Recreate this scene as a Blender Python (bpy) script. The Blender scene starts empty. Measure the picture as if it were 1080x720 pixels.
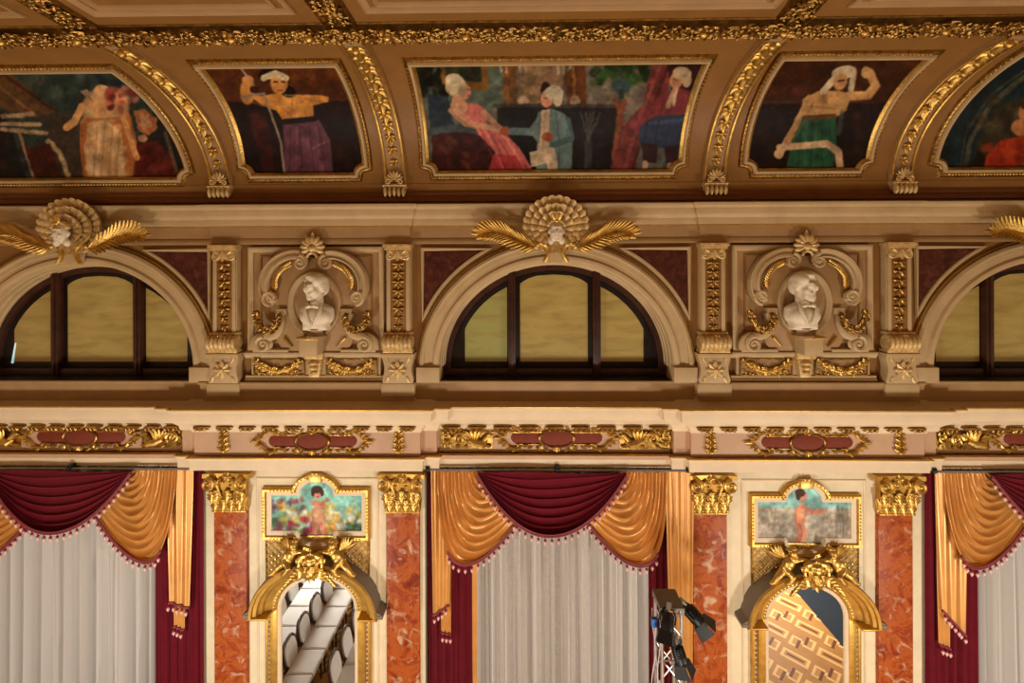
import bpy, math, random
import numpy as np
from mathutils import Matrix, Vector, noise as mnoise

random.seed(7)
scene = bpy.context.scene
COL = scene.collection
R = math.radians

# ------------------------------------------------------------------ camera
FOC = 480.0                       # focal length in pixels of the 1080 wide frame
CAM = Vector((0.0, -8.0, 9.1))          # the floor is z = 0
PX0, PY0 = 540.0, 280.0
cam_data = bpy.data.cameras.new('camera')
cam_data.sensor_width = 36.0
cam_data.lens = 36.0 * FOC / 1080.0
cam_data.shift_x = 0.0
cam_data.shift_y = -80.0 / 1080.0
cam_data.clip_end = 200
cam = bpy.data.objects.new('camera', cam_data)
COL.objects.link(cam)
CAMROT = Matrix.Rotation(R(0.9), 4, 'Z') @ Matrix.Rotation(R(90), 4, 'X') @ Matrix.Rotation(R(-0.2), 4, 'Z')
cam.matrix_world = Matrix.Translation(CAM) @ CAMROT
scene.camera = cam
_ROT3 = CAMROT.to_3x3()
_INV3 = _ROT3.inverted()

# ------------------------------------------------------------------ view
scene.view_settings.view_transform = 'Standard'
scene.view_settings.look = 'None'
scene.view_settings.gamma = 1.0
scene.view_settings.use_curve_mapping = False
scene.view_settings.exposure = 0.0

# ------------------------------------------------------------------ light
world = bpy.data.worlds.new('hall_ambience')
scene.world = world
world.use_nodes = True
world.node_tree.nodes['Background'].inputs['Color'].default_value = (1.0, 0.84, 0.64, 1)
world.node_tree.nodes['Background'].inputs['Strength'].default_value = 0.08

def lamp(name, loc, power, color, radius):
    d = bpy.data.lights.new(name, 'POINT')
    d.energy = power; d.color = color; d.shadow_soft_size = radius
    o = bpy.data.objects.new(name, d); o.location = loc
    COL.objects.link(o)
    return o

for lx_, ly_, lz_, lw_ in ((-5.9, -5.6, 2.4, 880), (0.7, -6.2, 2.4, 760), (7.4, -5.6, 2.4, 880)):
    lamp('chandelier_light', (lx_, ly_, lz_), lw_, (1.0, 0.94, 0.855), 0.45)


# ------------------------------------------------------------------ helpers
def P(px, py, Y):
    """point on the vertical plane at depth Y that the photograph shows at pixel (px, py)"""
    d = _ROT3 @ Vector(((px - PX0) / FOC, (PY0 - py) / FOC, -1.0))
    t = (Y - CAM.y) / d.y
    return CAM + d * t

def proj(p):
    c = _INV3 @ (Vector(p) - CAM)
    return PX0 + FOC * c.x / -c.z, PY0 - FOC * c.y / -c.z

def XP(px, Y=0.0, py=350): return P(px, py, Y).x
def ZP(py, Y=0.0, px=586): return P(px, py, Y).z

def lin(c):
    return tuple(((v / 255.0) / 12.92 if v <= 10 else (((v / 255.0) + 0.055) / 1.055) ** 2.4) for v in c)

class MB:
    """collects shapes and links them as ONE mesh object"""
    def __init__(self):
        self.v = []; self.f = []; self.xf = None
    def add(self, vs, fs):
        n = len(self.v)
        if self.xf is not None:
            vs = [self.xf @ Vector(p) for p in vs]
        self.v.extend(tuple(p) for p in vs)
        self.f.extend(tuple(i + n for i in f) for f in fs)
    def box(self, x0, x1, y0, y1, z0, z1, b=0.0):
        if b <= 0:
            vs = [(x, y, z) for x in (x0, x1) for y in (y0, y1) for z in (z0, z1)]
            self.add(vs, [(0, 1, 3, 2), (4, 6, 7, 5), (0, 4, 5, 1), (2, 3, 7, 6), (0, 2, 6, 4), (1, 5, 7, 3)])
        else:
            b = min(b, (x1 - x0) / 2.2, (y1 - y0) / 2.2, (z1 - z0) / 2.2)
            self.prism([(x0, z0), (x1, z0), (x1, z1), (x0, z1)], y1, y0, b)
    def prism(self, poly, yb, yf, b=0.0, mapf=None):
        """polygon (x, z) extruded from yb (back) to yf (front, smaller y) with a chamfer b"""
        n = len(poly)
        area = sum(poly[i][0] * poly[(i + 1) % n][1] - poly[(i + 1) % n][0] * poly[i][1] for i in range(n))
        if area < 0: poly = poly[::-1]
        rings = [(0.0, yb)]
        if b > 0:
            rings += [(0.0, yf + b), (b * 0.3, yf + b * 0.3), (b, yf)]
        else:
            rings += [(0.0, yf)]
        vs = []
        for o, y in rings:
            for (x, z) in offset_poly(poly, o):
                vs.append((x, y, z))
        fs = []
        for r in range(len(rings) - 1):
            for i in range(n):
                j = (i + 1) % n
                fs.append((r * n + i, r * n + j, (r + 1) * n + j, (r + 1) * n + i))
        fs.append(tuple((len(rings) - 1) * n + i for i in range(n)))
        fs.append(tuple(reversed(range(n))))
        self.add(vs, fs)
    def ell(self, c, r, seg=12, rings=8, rot=None):
        vs = []; fs = []
        c = Vector(c)
        if not hasattr(r, '__len__'): r = (r, r, r)
        for i in range(rings + 1):
            th = math.pi * i / rings
            for j in range(seg):
                ph = 2 * math.pi * j / seg
                p = Vector((r[0] * math.sin(th) * math.cos(ph), r[1] * math.sin(th) * math.sin(ph), r[2] * math.cos(th)))
                if rot is not None: p = rot @ p
                vs.append(c + p)
        for i in range(rings):
            for j in range(seg):
                k = (j + 1) % seg
                fs.append((i * seg + j, (i + 1) * seg + j, (i + 1) * seg + k, i * seg + k))
        self.add(vs, fs)
    def tube(self, pts, rad, n=8, flat=1.0, caps=True, up=None):
        pts = [Vector(p) for p in pts]
        m = len(pts)
        if not hasattr(rad, '__len__'): rad = [rad] * m
        vs = []; fs = []
        ref = Vector(up) if up is not None else Vector((0, 1, 0))
        for i in range(m):
            t = (pts[min(i + 1, m - 1)] - pts[max(i - 1, 0)])
            if t.length < 1e-9: t = Vector((0, 0, 1))
            t.normalize()
            a = ref - t * ref.dot(t)
            if a.length < 1e-4:
                a = Vector((1, 0, 0)) - t * t.x
            a.normalize(); b = t.cross(a)
            for j in range(n):
                ph = 2 * math.pi * j / n
                vs.append(pts[i] + (a * math.cos(ph) * flat + b * math.sin(ph)) * rad[i])
        for i in range(m - 1):
            for j in range(n):
                k = (j + 1) % n
                fs.append((i * n + j, i * n + k, (i + 1) * n + k, (i + 1) * n + j))
        if caps:
            fs.append(tuple(reversed(range(n)))); fs.append(tuple((m - 1) * n + j for j in range(n)))
        self.add(vs, fs)
    def lathe(self, prof, c=(0, 0, 0), n=24, axis='Z', rot=None):
        vs = []; fs = []; c = Vector(c)
        for (r, h) in prof:
            for j in range(n):
                ph = 2 * math.pi * j / n
                a, b = r * math.cos(ph), r * math.sin(ph)
                p = Vector((a, b, h)) if axis == 'Z' else (Vector((a, -h, b)) if axis == 'Y' else Vector((h, a, b)))
                if rot is not None: p = rot @ p
                vs.append(c + p)
        for i in range(len(prof) - 1):
            for j in range(n):
                k = (j + 1) % n
                fs.append((i * n + j, i * n + k, (i + 1) * n + k, (i + 1) * n + j))
        fs.append(tuple(reversed(range(n)))); fs.append(tuple((len(prof) - 1) * n + j for j in range(n)))
        self.add(vs, fs)
    def sweep(self, path, prof, mapf, closed=False, maxlen=None):
        """profile (o, h): o = offset to the LEFT of the path, h = height; mapf(a, b, h) -> xyz"""
        path = [tuple(p) for p in path]
        dirs_path = path
        if maxlen:
            new = []
            n = len(path)
            for i in range(n if closed else n - 1):
                a, b = path[i], path[(i + 1) % n]
                k = max(1, int(math.ceil(math.dist(a, b) / maxlen)))
                for q in range(k):
                    new.append((a[0] + (b[0] - a[0]) * q / k, a[1] + (b[1] - a[1]) * q / k))
            if not closed: new.append(path[-1])
            path = new
        n = len(path); nor = []
        for i in range(n):
            ds = []
            if closed or i > 0:
                a = path[i - 1]; ds.append((path[i][0] - a[0], path[i][1] - a[1]))
            if closed or i < n - 1:
                b = path[(i + 1) % n]; ds.append((b[0] - path[i][0], b[1] - path[i][1]))
            ns = []
            for d in ds:
                l = math.hypot(*d) or 1e-9
                ns.append((-d[1] / l, d[0] / l))
            if len(ns) == 1: nor.append(ns[0])
            else:
                sx, sy = ns[0][0] + ns[1][0], ns[0][1] + ns[1][1]
                den = 1 + ns[0][0] * ns[1][0] + ns[0][1] * ns[1][1]
                den = max(den, 0.25)
                nor.append((sx / den, sy / den))
        k = len(prof); vs = []; fs = []
        for i in range(n):
            for (o, h) in prof:
                vs.append(mapf(path[i][0] + nor[i][0] * o, path[i][1] + nor[i][1] * o, h))
        for i in range(n if closed else n - 1):
            j = (i + 1) % n
            for q in range(k - 1):
                fs.append((i * k + q, j * k + q, j * k + q + 1, i * k + q + 1))
        if not closed:
            fs.append(tuple(range(k))); fs.append(tuple((n - 1) * k + q for q in reversed(range(k))))
        self.add(vs, fs)
    def grid(self, fn, nu, nv):
        vs = [fn(i / nu, j / nv) for j in range(nv + 1) for i in range(nu + 1)]
        w = nu + 1
        fs = [(j * w + i, j * w + i + 1, (j + 1) * w + i + 1, (j + 1) * w + i) for j in range(nv) for i in range(nu)]
        self.add(vs, fs)
    def leaf(self, base, d, nrm, L, W, curl=0.25, n=5, th=0.3):
        """pointed leaf with a raised midrib; d = growth direction, nrm = outward direction"""
        base = Vector(base); d = Vector(d).normalized(); nrm = Vector(nrm)
        nrm = (nrm - d * nrm.dot(d)).normalized(); s = d.cross(nrm)
        vs = []; fs = []
        for i in range(n + 1):
            t = i / n
            w = W * 0.5 * (math.sin(math.pi * min(1, t * 0.93 + 0.07)) ** 0.8 + 0.02)
            lift = curl * L * (t ** 1.8) * (1 - 0.35 * t)
            p = base + d * (L * t) + nrm * lift
            mid = nrm * (W * th * (1 - t) + 0.15 * W * th)
            vs += [p - s * w, p - s * w * 0.45 + mid * 0.75, p + mid, p + s * w * 0.45 + mid * 0.75, p + s * w]
        for i in range(n):
            for q in range(4):
                fs.append((i * 5 + q, i * 5 + q + 1, (i + 1) * 5 + q + 1, (i + 1) * 5 + q))
            fs.append((i * 5 + 4, i * 5, (i + 1) * 5, (i + 1) * 5 + 4))
        self.add(vs, fs)
    def spiral(self, c, r0, r1, turns, a0, th0, th1, mapf, cw=1, n=None, h=0.0, flat=1.0, sides=6, bead=True):
        """volute: tube along a spiral in the (a, b) plane of mapf"""
        n = n or int(14 * turns) + 4
        pts = []; rad = []
        for i in range(n + 1):
            t = i / n
            r = r0 + (r1 - r0) * t ** 0.85
            a = a0 + cw * 2 * math.pi * turns * t
            pts.append(Vector(mapf(c[0] + r * math.cos(a), c[1] + r * math.sin(a), h + (th0 + (th1 - th0) * t) * 0.5)))
            rad.append(th0 + (th1 - th0) * t)
        up = Vector(mapf(c[0], c[1], 1)) - Vector(mapf(c[0], c[1], 0))
        self.tube(pts, rad, n=sides, flat=flat, up=up)
        if bead:
            self.ell(mapf(c[0], c[1], h + th1), th1 * 1.5, 8, 6)
    def build(self, name, mat, parent=None, smooth=True, angle=38, loc=None):
        me = bpy.data.meshes.new(name)
        v = self.v
        me.from_pydata([tuple(p) for p in v], [], self.f)
        me.validate()
        if mat: me.materials.append(mat)
        if smooth:
            me.shade_smooth()
            try: me.set_sharp_from_angle(angle=R(angle))
            except Exception: pass
        o = bpy.data.objects.new(name, me)
        COL.objects.link(o)
        if parent is not None: o.parent = parent
        if loc is not None: o.location = loc
        return o

def offset_poly(poly, o):
    if o == 0: return list(poly)
    n = len(poly); out = []
    for i in range(n):
        a, b, c = poly[i - 1], poly[i], poly[(i + 1) % n]
        d1 = (b[0] - a[0], b[1] - a[1]); d2 = (c[0] - b[0], c[1] - b[1])
        l1 = math.hypot(*d1) or 1e-9; l2 = math.hypot(*d2) or 1e-9
        n1 = (-d1[1] / l1, d1[0] / l1); n2 = (-d2[1] / l2, d2[0] / l2)
        den = max(1 + n1[0] * n2[0] + n1[1] * n2[1], 0.3)
        out.append((b[0] + (n1[0] + n2[0]) / den * o, b[1] + (n1[1] + n2[1]) / den * o))
    return out

def bez(p0, p1, p2, p3, t):
    u = 1 - t
    return tuple(u ** 3 * a + 3 * u * u * t * b + 3 * u * t * t * c + t ** 3 * d for a, b, c, d in zip(p0, p1, p2, p3))

def smooth_path(pts, k=6):
    """Catmull-Rom through points"""
    out = []
    n = len(pts)
    for i in range(n - 1):
        p0, p1, p2, p3 = pts[max(i - 1, 0)], pts[i], pts[i + 1], pts[min(i + 2, n - 1)]
        for q in range(k):
            t = q / k
            out.append(tuple(0.5 * ((2 * b) + (-a + c) * t + (2 * a - 5 * b + 4 * c - d) * t * t + (-a + 3 * b - 3 * c + d) * t ** 3)
                             for a, b, c, d in zip(p0, p1, p2, p3)))
    out.append(tuple(pts[-1]))
    return out

def W(Y0):
    """plane facing the hall at depth Y0: (a, b, h) -> (a, Y0 - h, b)"""
    return lambda a, b, h: (a, Y0 - h, b)

def tag(o, label, cat, group=None, kind=None):
    o['label'] = label; o['category'] = cat
    if group: o['group'] = group
    if kind: o['kind'] = kind
    return o

def thing(name, loc, label, cat, group=None):
    o = bpy.data.objects.new(name, None)
    o.empty_display_size = 0.2
    o.location = loc
    COL.objects.link(o)
    return tag(o, label, cat, group)

def dup(root, loc, label=None, scale=None, rotz=None):
    kids = {}
    for ob in bpy.data.objects:
        if ob.parent is not None: kids.setdefault(ob.parent.name, []).append(ob)
    def rec(o, par):
        c = o.copy(); COL.objects.link(c)
        if par is not None:
            c.parent = par
        for ch in kids.get(o.name, []): rec(ch, c)
        return c
    r = rec(root, None)
    r.location = loc
    if scale is not None: r.scale = scale
    if rotz is not None: r.rotation_euler = (0, 0, rotz)
    if label: r['label'] = label
    return r

def remesh(o, voxel, smooth=4):
    m = o.modifiers.new('fuse', 'REMESH'); m.mode = 'VOXEL'; m.voxel_size = voxel; m.use_smooth_shade = True
    if smooth:
        s = o.modifiers.new('soften', 'SMOOTH'); s.factor = 0.5; s.iterations = smooth
    return o

# ------------------------------------------------------------------ materials
def nodes_of(m):
    m.use_nodes = True
    return m.node_tree.nodes, m.node_tree.links

def mat(name, col, rough=0.55, metal=0.0, var=0.12, vscale=3.0, bump=0.0, bscale=40.0, spec=0.4, col2=None, sheen=0.0, coat=0.0):
    """paint, metal or cloth whose colour drifts a little with noise; col is sRGB 0..255"""
    m = bpy.data.materials.new(name)
    N, L = nodes_of(m)
    b = N['Principled BSDF']
    c = lin(col)
    b.inputs['Roughness'].default_value = rough
    b.inputs['Metallic'].default_value = metal
    b.inputs['Specular IOR Level'].default_value = spec
    if sheen: b.inputs['Sheen Weight'].default_value = sheen
    if coat: b.inputs['Coat Weight'].default_value = coat; b.inputs['Coat Roughness'].default_value = 0.15
    tc = N.new('ShaderNodeTexCoord')
    if var > 0:
        nz = N.new('ShaderNodeTexNoise'); nz.inputs['Scale'].default_value = vscale; nz.inputs['Detail'].default_value = 6
        L.new(tc.outputs['Object'], nz.inputs['Vector'])
        rp = N.new('ShaderNodeValToRGB')
        rp.color_ramp.elements[0].position = 0.3; rp.color_ramp.elements[1].position = 0.7
        c2 = lin(col2) if col2 else tuple(v * (1 - 1.6 * var) for v in c)
        hi = tuple(min(1, v * (1 + 0.5 * var)) for v in c)
        rp.color_ramp.elements[0].color = (*c2, 1); rp.color_ramp.elements[1].color = (*hi, 1)
        L.new(nz.outputs['Fac'], rp.inputs['Fac']); L.new(rp.outputs['Color'], b.inputs['Base Color'])
    else:
        b.inputs['Base Color'].default_value = (*c, 1)
    if bump > 0:
        nb = N.new('ShaderNodeTexNoise'); nb.inputs['Scale'].default_value = bscale; nb.inputs['Detail'].default_value = 4
        L.new(tc.outputs['Object'], nb.inputs['Vector'])
        bp = N.new('ShaderNodeBump'); bp.inputs['Strength'].default_value = bump; bp.inputs['Distance'].default_value = 0.02
        L.new(nb.outputs['Fac'], bp.inputs['Height']); L.new(bp.outputs['Normal'], b.inputs['Normal'])
    return m

def marble(name, stops, scale, rough, vein=None, distortion=1.5, vein_scale=2.0):
    m = bpy.data.materials.new(name)
    N, L = nodes_of(m); b = N['Principled BSDF']
    b.inputs['Roughness'].default_value = rough; b.inputs['Specular IOR Level'].default_value = 0.22
    tc = N.new('ShaderNodeTexCoord')
    oi = N.new('ShaderNodeObjectInfo')
    mu = N.new('ShaderNodeVectorMath'); mu.operation = 'MULTIPLY_ADD'
    mu.inputs[1].default_value = (1, 1, 1)
    cm = N.new('ShaderNodeCombineXYZ')
    sc = N.new('ShaderNodeMath'); sc.operation = 'MULTIPLY'; sc.inputs[1].default_value = 40
    L.new(oi.outputs['Random'], sc.inputs[0])
    for k in range(3): L.new(sc.outputs[0], cm.inputs[k])
    L.new(tc.outputs['Object'], mu.inputs[0]); L.new(cm.outputs[0], mu.inputs[2])
    nz = N.new('ShaderNodeTexNoise'); nz.inputs['Scale'].default_value = scale; nz.inputs['Detail'].default_value = 9
    nz.inputs['Distortion'].default_value = distortion; nz.inputs['Roughness'].default_value = 0.72
    L.new(mu.outputs[0], nz.inputs['Vector'])
    rp = N.new('ShaderNodeValToRGB')
    e = rp.color_ramp.elements
    while len(e) < len(stops): e.new(0.5)
    for el, (p, c) in zip(e, stops): el.position = p; el.color = (*lin(c), 1)
    L.new(nz.outputs['Fac'], rp.inputs['Fac'])
    out = rp.outputs['Color']
    if vein:
        n2 = N.new('ShaderNodeTexNoise'); n2.inputs['Scale'].default_value = vein_scale; n2.inputs['Detail'].default_value = 7
        n2.inputs['Distortion'].default_value = 1.2
        L.new(mu.outputs[0], n2.inputs['Vector'])
        r2 = N.new('ShaderNodeValToRGB')
        r2.color_ramp.elements[0].position = vein[1]; r2.color_ramp.elements[1].position = vein[2]
        L.new(n2.outputs['Fac'], r2.inputs['Fac'])
        mx = N.new('ShaderNodeMix'); mx.data_type = 'RGBA'
        L.new(r2.outputs['Color'], mx.inputs['Factor']); L.new(out, mx.inputs['A'])
        mx.inputs['B'].default_value = (*lin(vein[0]), 1)
        out = mx.outputs['Result']
    L.new(out, b.inputs['Base Color'])
    return m

def canvas_mat(name, rough=0.5):
    m = bpy.data.materials.new(name)
    N, L = nodes_of(m); b = N['Principled BSDF']
    a = N.new('ShaderNodeAttribute'); a.attribute_name = 'pigment'
    L.new(a.outputs['Color'], b.inputs['Base Color'])
    b.inputs['Roughness'].default_value = rough; b.inputs['Specular IOR Level'].default_value = 0.12
    tc = N.new('ShaderNodeTexCoord'); nb = N.new('ShaderNodeTexNoise'); nb.inputs['Scale'].default_value = 60
    L.new(tc.outputs['Object'], nb.inputs['Vector'])
    bp = N.new('ShaderNodeBump'); bp.inputs['Strength'].default_value = 0.15; bp.inputs['Distance'].default_value = 0.01
    L.new(nb.outputs['Fac'], bp.inputs['Height']); L.new(bp.outputs['Normal'], b.inputs['Normal'])
    return m

CREAM = mat('cream_paint', (226, 206, 172), 0.5, var=0.05, bump=0.05, bscale=25)
IVORY = mat('ivory_wall_paint', (236, 222, 186), 0.5, var=0.06, vscale=5, bump=0.06, bscale=25)
STONE = mat('dimmed_cream_plaster', (192, 166, 122), 0.5, var=0.08, bump=0.08, bscale=25)  # cream darkened in the colour to help dim the upper zone
ROSE = mat('rose_beige_paint', (196, 160, 128), 0.5, var=0.06)
TAN = mat('tan_plaster', (170, 136, 92), 0.55, var=0.08, bump=0.05, bscale=20)
OCHRE = mat('ochre_plaster', (142, 101, 50), 0.5, var=0.1, bump=0.05, bscale=20)
UMBER_SHADE = mat('shade_umber_plaster', (120, 72, 34), 0.6, var=0.1)  # dark colour stands in for the deep shade above the cornice
GOLD = mat('gilding', (222, 184, 100), 0.4, metal=0.95, var=0.2, vscale=9, bump=0.25, bscale=30)
OLDGOLD = mat('aged_gilding', (176, 138, 74), 0.36, metal=1.0, var=0.35, vscale=14, bump=0.3, bscale=40)
PALEGOLD = mat('pale_gilded_plaster', (222, 190, 128), 0.42, metal=0.25, var=0.25, vscale=18, bump=0.2, bscale=50)
GOLDPAINT = mat('gold_paint', (206, 162, 76), 0.42, metal=0.7, var=0.15, vscale=9, bump=0.1, bscale=30)
GREY = mat('hood_grey', (128, 116, 100), 0.7, var=0.1)  # plain grey for the hood tops and the stubs at their feet
PLASTER = mat('white_marble_plaster', (228, 216, 190), 0.5, var=0.06, vscale=8)
WOOD = mat('dark_stained_wood', (62, 30, 18), 0.4, var=0.3, vscale=6)
DARK = mat('dark_interior', (22, 16, 12), 0.8, var=0.1)
REDFIELD = mat('red_brown_field', (122, 50, 28), 0.75, var=0.1, vscale=6)
VELVET = mat('crimson_velvet', (100, 8, 26), 0.8, var=0.12, vscale=5, sheen=0.06, spec=0.15)
SATIN = mat('gold_satin', (212, 152, 78), 0.36, metal=0.3, var=0.08, vscale=4, spec=0.6)
TRIM = mat('mauve_braid', (140, 60, 66), 0.6, var=0.25, vscale=60)
BEADM = mat('pale_pink_bead', (226, 186, 176), 0.35, var=0.05)
BEADR = mat('crimson_bead', (132, 22, 42), 0.4, var=0.05)
ALU = mat('brushed_aluminium', (190, 188, 186), 0.35, metal=0.8, var=0.1, vscale=12)
BLACK = mat('black_metal', (20, 20, 22), 0.45, var=0.2, vscale=10)
STEEL = mat('grey_steel', (150, 148, 144), 0.4, metal=0.6, var=0.1)
RED_MARBLE = marble('red_marble', [(0.24, (96, 28, 10)), (0.40, (140, 52, 20)), (0.50, (178, 92, 40)), (0.60, (142, 54, 22)), (0.72, (190, 112, 62)), (0.84, (206, 156, 112))],
                    2.6, 0.45, vein=((206, 178, 146), 0.56, 0.76), vein_scale=4.8, distortion=0.7)
DARK_MARBLE = marble('dark_red_marble', [(0.3, (42, 18, 14)), (0.5, (78, 36, 26)), (0.65, (104, 58, 44)), (0.8, (60, 28, 20))], 5.0, 0.4)
CANVAS = canvas_mat('oil_painting')

# =================================================================== SETTING
XL, XR = -12.5, 13.5
H0 = 1.2
ZCEIL = 10.98 + H0

def struct(name, mb, m, label, cat, parent=None, **k):
    o = mb.build(name, m, parent, **k)
    if parent is None: tag(o, label, cat, kind='structure')
    return o

# ---- parquet floor
def parquet_material():
    m = bpy.data.materials.new('parquet')
    N, L = nodes_of(m); b = N['Principled BSDF']
    b.inputs['Roughness'].default_value = 0.6; b.inputs['Specular IOR Level'].default_value = 0.2
    tc = N.new('ShaderNodeTexCoord'); sp = N.new('ShaderNodeSeparateXYZ'); L.new(tc.outputs['Object'], sp.inputs[0])
    def mth(op, a, bb=None, c=None):
        n = N.new('ShaderNodeMath'); n.operation = op
        for i, v in enumerate((a, bb, c)):
            if v is None: continue
            if isinstance(v, (int, float)): n.inputs[i].default_value = v
            else: L.new(v, n.inputs[i])
        return n.outputs[0]
    S = 0.60 * math.sqrt(2)
    u = mth('DIVIDE', mth('SUBTRACT', sp.outputs[0], sp.outputs[1]), S); v = mth('DIVIDE', mth('ADD', sp.outputs[0], sp.outputs[1]), S)
    par = mth('ABSOLUTE', mth('MODULO', mth('ADD', mth('FLOOR', u), mth('FLOOR', v)), 2.0))
    npar = mth('SUBTRACT', 1.0, par)
    fu = mth('SUBTRACT', mth('FRACT', u), 0.5); fv = mth('SUBTRACT', mth('FRACT', v), 0.5)
    def rect(hu, hv, cu=0.0, cv=0.0):
        return mth('MULTIPLY', mth('LESS_THAN', mth('ABSOLUTE', mth('SUBTRACT', fu, cu)), hu), mth('LESS_THAN', mth('ABSOLUTE', mth('SUBTRACT', fv, cv)), hv))
    def both(a, c): return mth('MAXIMUM', mth('MULTIPLY', npar, a), mth('MULTIPLY', par, c))
    def mx2(*q):
        r = q[0]
        for z in q[1:]: r = mth('MAXIMUM', r, z)
        return r
    light = both(rect(0.25, 0.47), mx2(rect(.30, .18, .12, .22), rect(.30, .18, -.12, -.22), rect(.1, .3)))
    mid = both(rect(0.15, 0.37), mx2(rect(.20, .09, .12, .22), rect(.20, .09, -.12, -.22)))
    dark = both(rect(0.06, 0.30), mx2(rect(.26, .055, .20, .10), rect(.26, .055, -.20, -.10)))
    base = N.new('ShaderNodeMix'); base.data_type = 'RGBA'
    base.inputs['A'].default_value = (*lin((176, 124, 62)), 1); base.inputs['B'].default_value = (*lin((230, 186, 116)), 1)
    L.new(light, base.inputs['Factor'])
    b2 = N.new('ShaderNodeMix'); b2.data_type = 'RGBA'; L.new(mid, b2.inputs['Factor'])
    L.new(base.outputs['Result'], b2.inputs['A']); b2.inputs['B'].default_value = (*lin((186, 132, 66)), 1)
    b3 = N.new('ShaderNodeMix'); b3.data_type = 'RGBA'; L.new(dark, b3.inputs['Factor'])
    L.new(b2.outputs['Result'], b3.inputs['A']); b3.inputs['B'].default_value = (*lin((112, 60, 28)), 1)
    nz = N.new('ShaderNodeTexNoise'); nz.inputs['Scale'].default_value = 3; L.new(tc.outputs['Object'], nz.inputs['Vector'])
    hs = N.new('ShaderNodeHueSaturation'); L.new(b3.outputs['Result'], hs.inputs['Color'])
    L.new(mth('MULTIPLY_ADD', nz.outputs['Fac'], 0.4, 0.8), hs.inputs['Value'])
    L.new(hs.outputs['Color'], b.inputs['Base Color'])
    return m
m = MB(); m.box(XL, XR, -17, 1.4, -0.12, 0.0)
struct('floor', m, parquet_material(), 'light wooden parquet floor seen only in the wall mirrors', 'floor')

HALL = mat('hall_wall_paint', (214, 190, 150), .6, var=.05)
m = MB(); m.box(XL, XR, -17.1, -17.0, 0, ZCEIL)
struct('wall_front', m, HALL, 'pale wall of the hall opposite the curtains, behind the viewer', 'wall')
m = MB(); m.box(XL - .1, XL, -17, 1.1, 0, ZCEIL)
struct('wall_left', m, HALL, 'pale end wall of the hall beyond the left edge', 'wall')
m = MB(); m.box(XR, XR + .1, -17, 1.1, 0, ZCEIL)
struct('wall_right', m, HALL, 'pale end wall of the hall beyond the right edge', 'wall')

# ---- window geometry
RX = (XP(709, 0, 387) - XP(464, 0, 387)) / 2
XW = [XP(205, 0, 387) - RX, (XP(709, 0, 387) + XP(464, 0, 387)) / 2, XP(983, 0, 387) + RX]
ZSP = ZP(387); RY = ZP(276) - ZSP
ZSILL = ZP(402)
ARCH = 0.335                                   # width of the archivolt
def arc(xc, rx, ry, n=40, a0=0.0, a1=math.pi):
    return [(xc + rx * math.cos(a0 + (a1 - a0) * i / n), ZSP + ry * math.sin(a0 + (a1 - a0) * i / n)) for i in range(n + 1)]

# ---- upper wall with three lunette openings
ZU0, ZU1 = 5.30 + H0, 9.35 + H0
m = MB()
edges = [XL] + sum([[x - RX, x + RX] for x in XW], []) + [XR]
for i in range(0, len(edges), 2):
    m.grid(lambda u, v, a=edges[i], c=edges[i + 1]: (a + (c - a) * u, .021, ZU0 + (ZU1 - ZU0) * v), 1, 1)
for x in XW:
    pts = arc(x, RX, RY)
    m.grid(lambda u, v, pts=pts: (lambda p: (p[0], .021, p[1] + (ZU1 - p[1]) * v))(pts[int(round((1 - u) * 40))]), 40, 1)
    m.grid(lambda u, v, x=x: (x - RX + 2 * RX * u, .021, ZU0 + (ZSILL - ZU0) * v), 1, 1)
    for sx in (-1, 1):
        m.grid(lambda u, v: (x + sx * RX, 0.5 * u, ZSILL + (ZSP - ZSILL) * v), 1, 1)
    m.grid(lambda u, v: (x - RX + 2 * RX * u, 0.6 * v, ZSILL), 1, 1)
struct('wall_upper', m, OCHRE, 'ochre plaster upper wall pierced by lunette windows', 'wall', smooth=False)
m = MB(); m.box(XL, XR, 0.62, 0.7, 4.6 + H0, ZU1)
struct('wall_behind_lunettes', m, DARK, 'dark wall closing the lunette recesses', 'wall')

# ---- lower wall: side bays forward, curtain bays recessed
YL = 0.10
BAYS = [(XP(213, YL, 600), XP(448.5, YL, 600)), (XP(731, YL, 600), XP(982, YL, 600))]
ZL1 = 4.55 + H0
m = MB()
for a, b in BAYS: m.box(a, b, YL, 1.0, 0, ZL1, 0.01)
struct('wall_lower', m, IVORY, 'ivory painted lower wall between the curtained windows', 'wall')
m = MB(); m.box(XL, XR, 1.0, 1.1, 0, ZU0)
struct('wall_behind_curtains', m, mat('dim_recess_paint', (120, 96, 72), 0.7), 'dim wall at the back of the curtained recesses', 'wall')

# ---- cornice under the lunettes (ledge, fascia, dentils) following the bay breaks
S1 = 0.085
def plan(fx0, fx1, gx0, gx1, yo=0.0):
    """plan line from +X to -X; side bays stand forward in two steps"""
    pts = [(XR, yo)]
    for (a, b) in ((gx0, gx1), (fx0, fx1)):
        e = 0.27
        pts += [(b + e, yo), (b + e, yo - S1), (b, yo - S1), (b, yo - 2 * S1), (a, yo - 2 * S1), (a, yo - S1), (a - e, yo - S1), (a - e, yo)]
    pts.append((XL, yo))
    return pts
FR = -0.20
FX = (XP(204, FR, 465), XP(442.5, FR, 465)); GX = (XP(730, FR, 465), XP(976, FR, 465))
PLAN = plan(*FX, *GX)
flat = lambda a, b, h: (a, b, h)
YF = -0.17                                            # side bay base plane
def zz(py, o): return ZP(py, YF - o)
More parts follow.
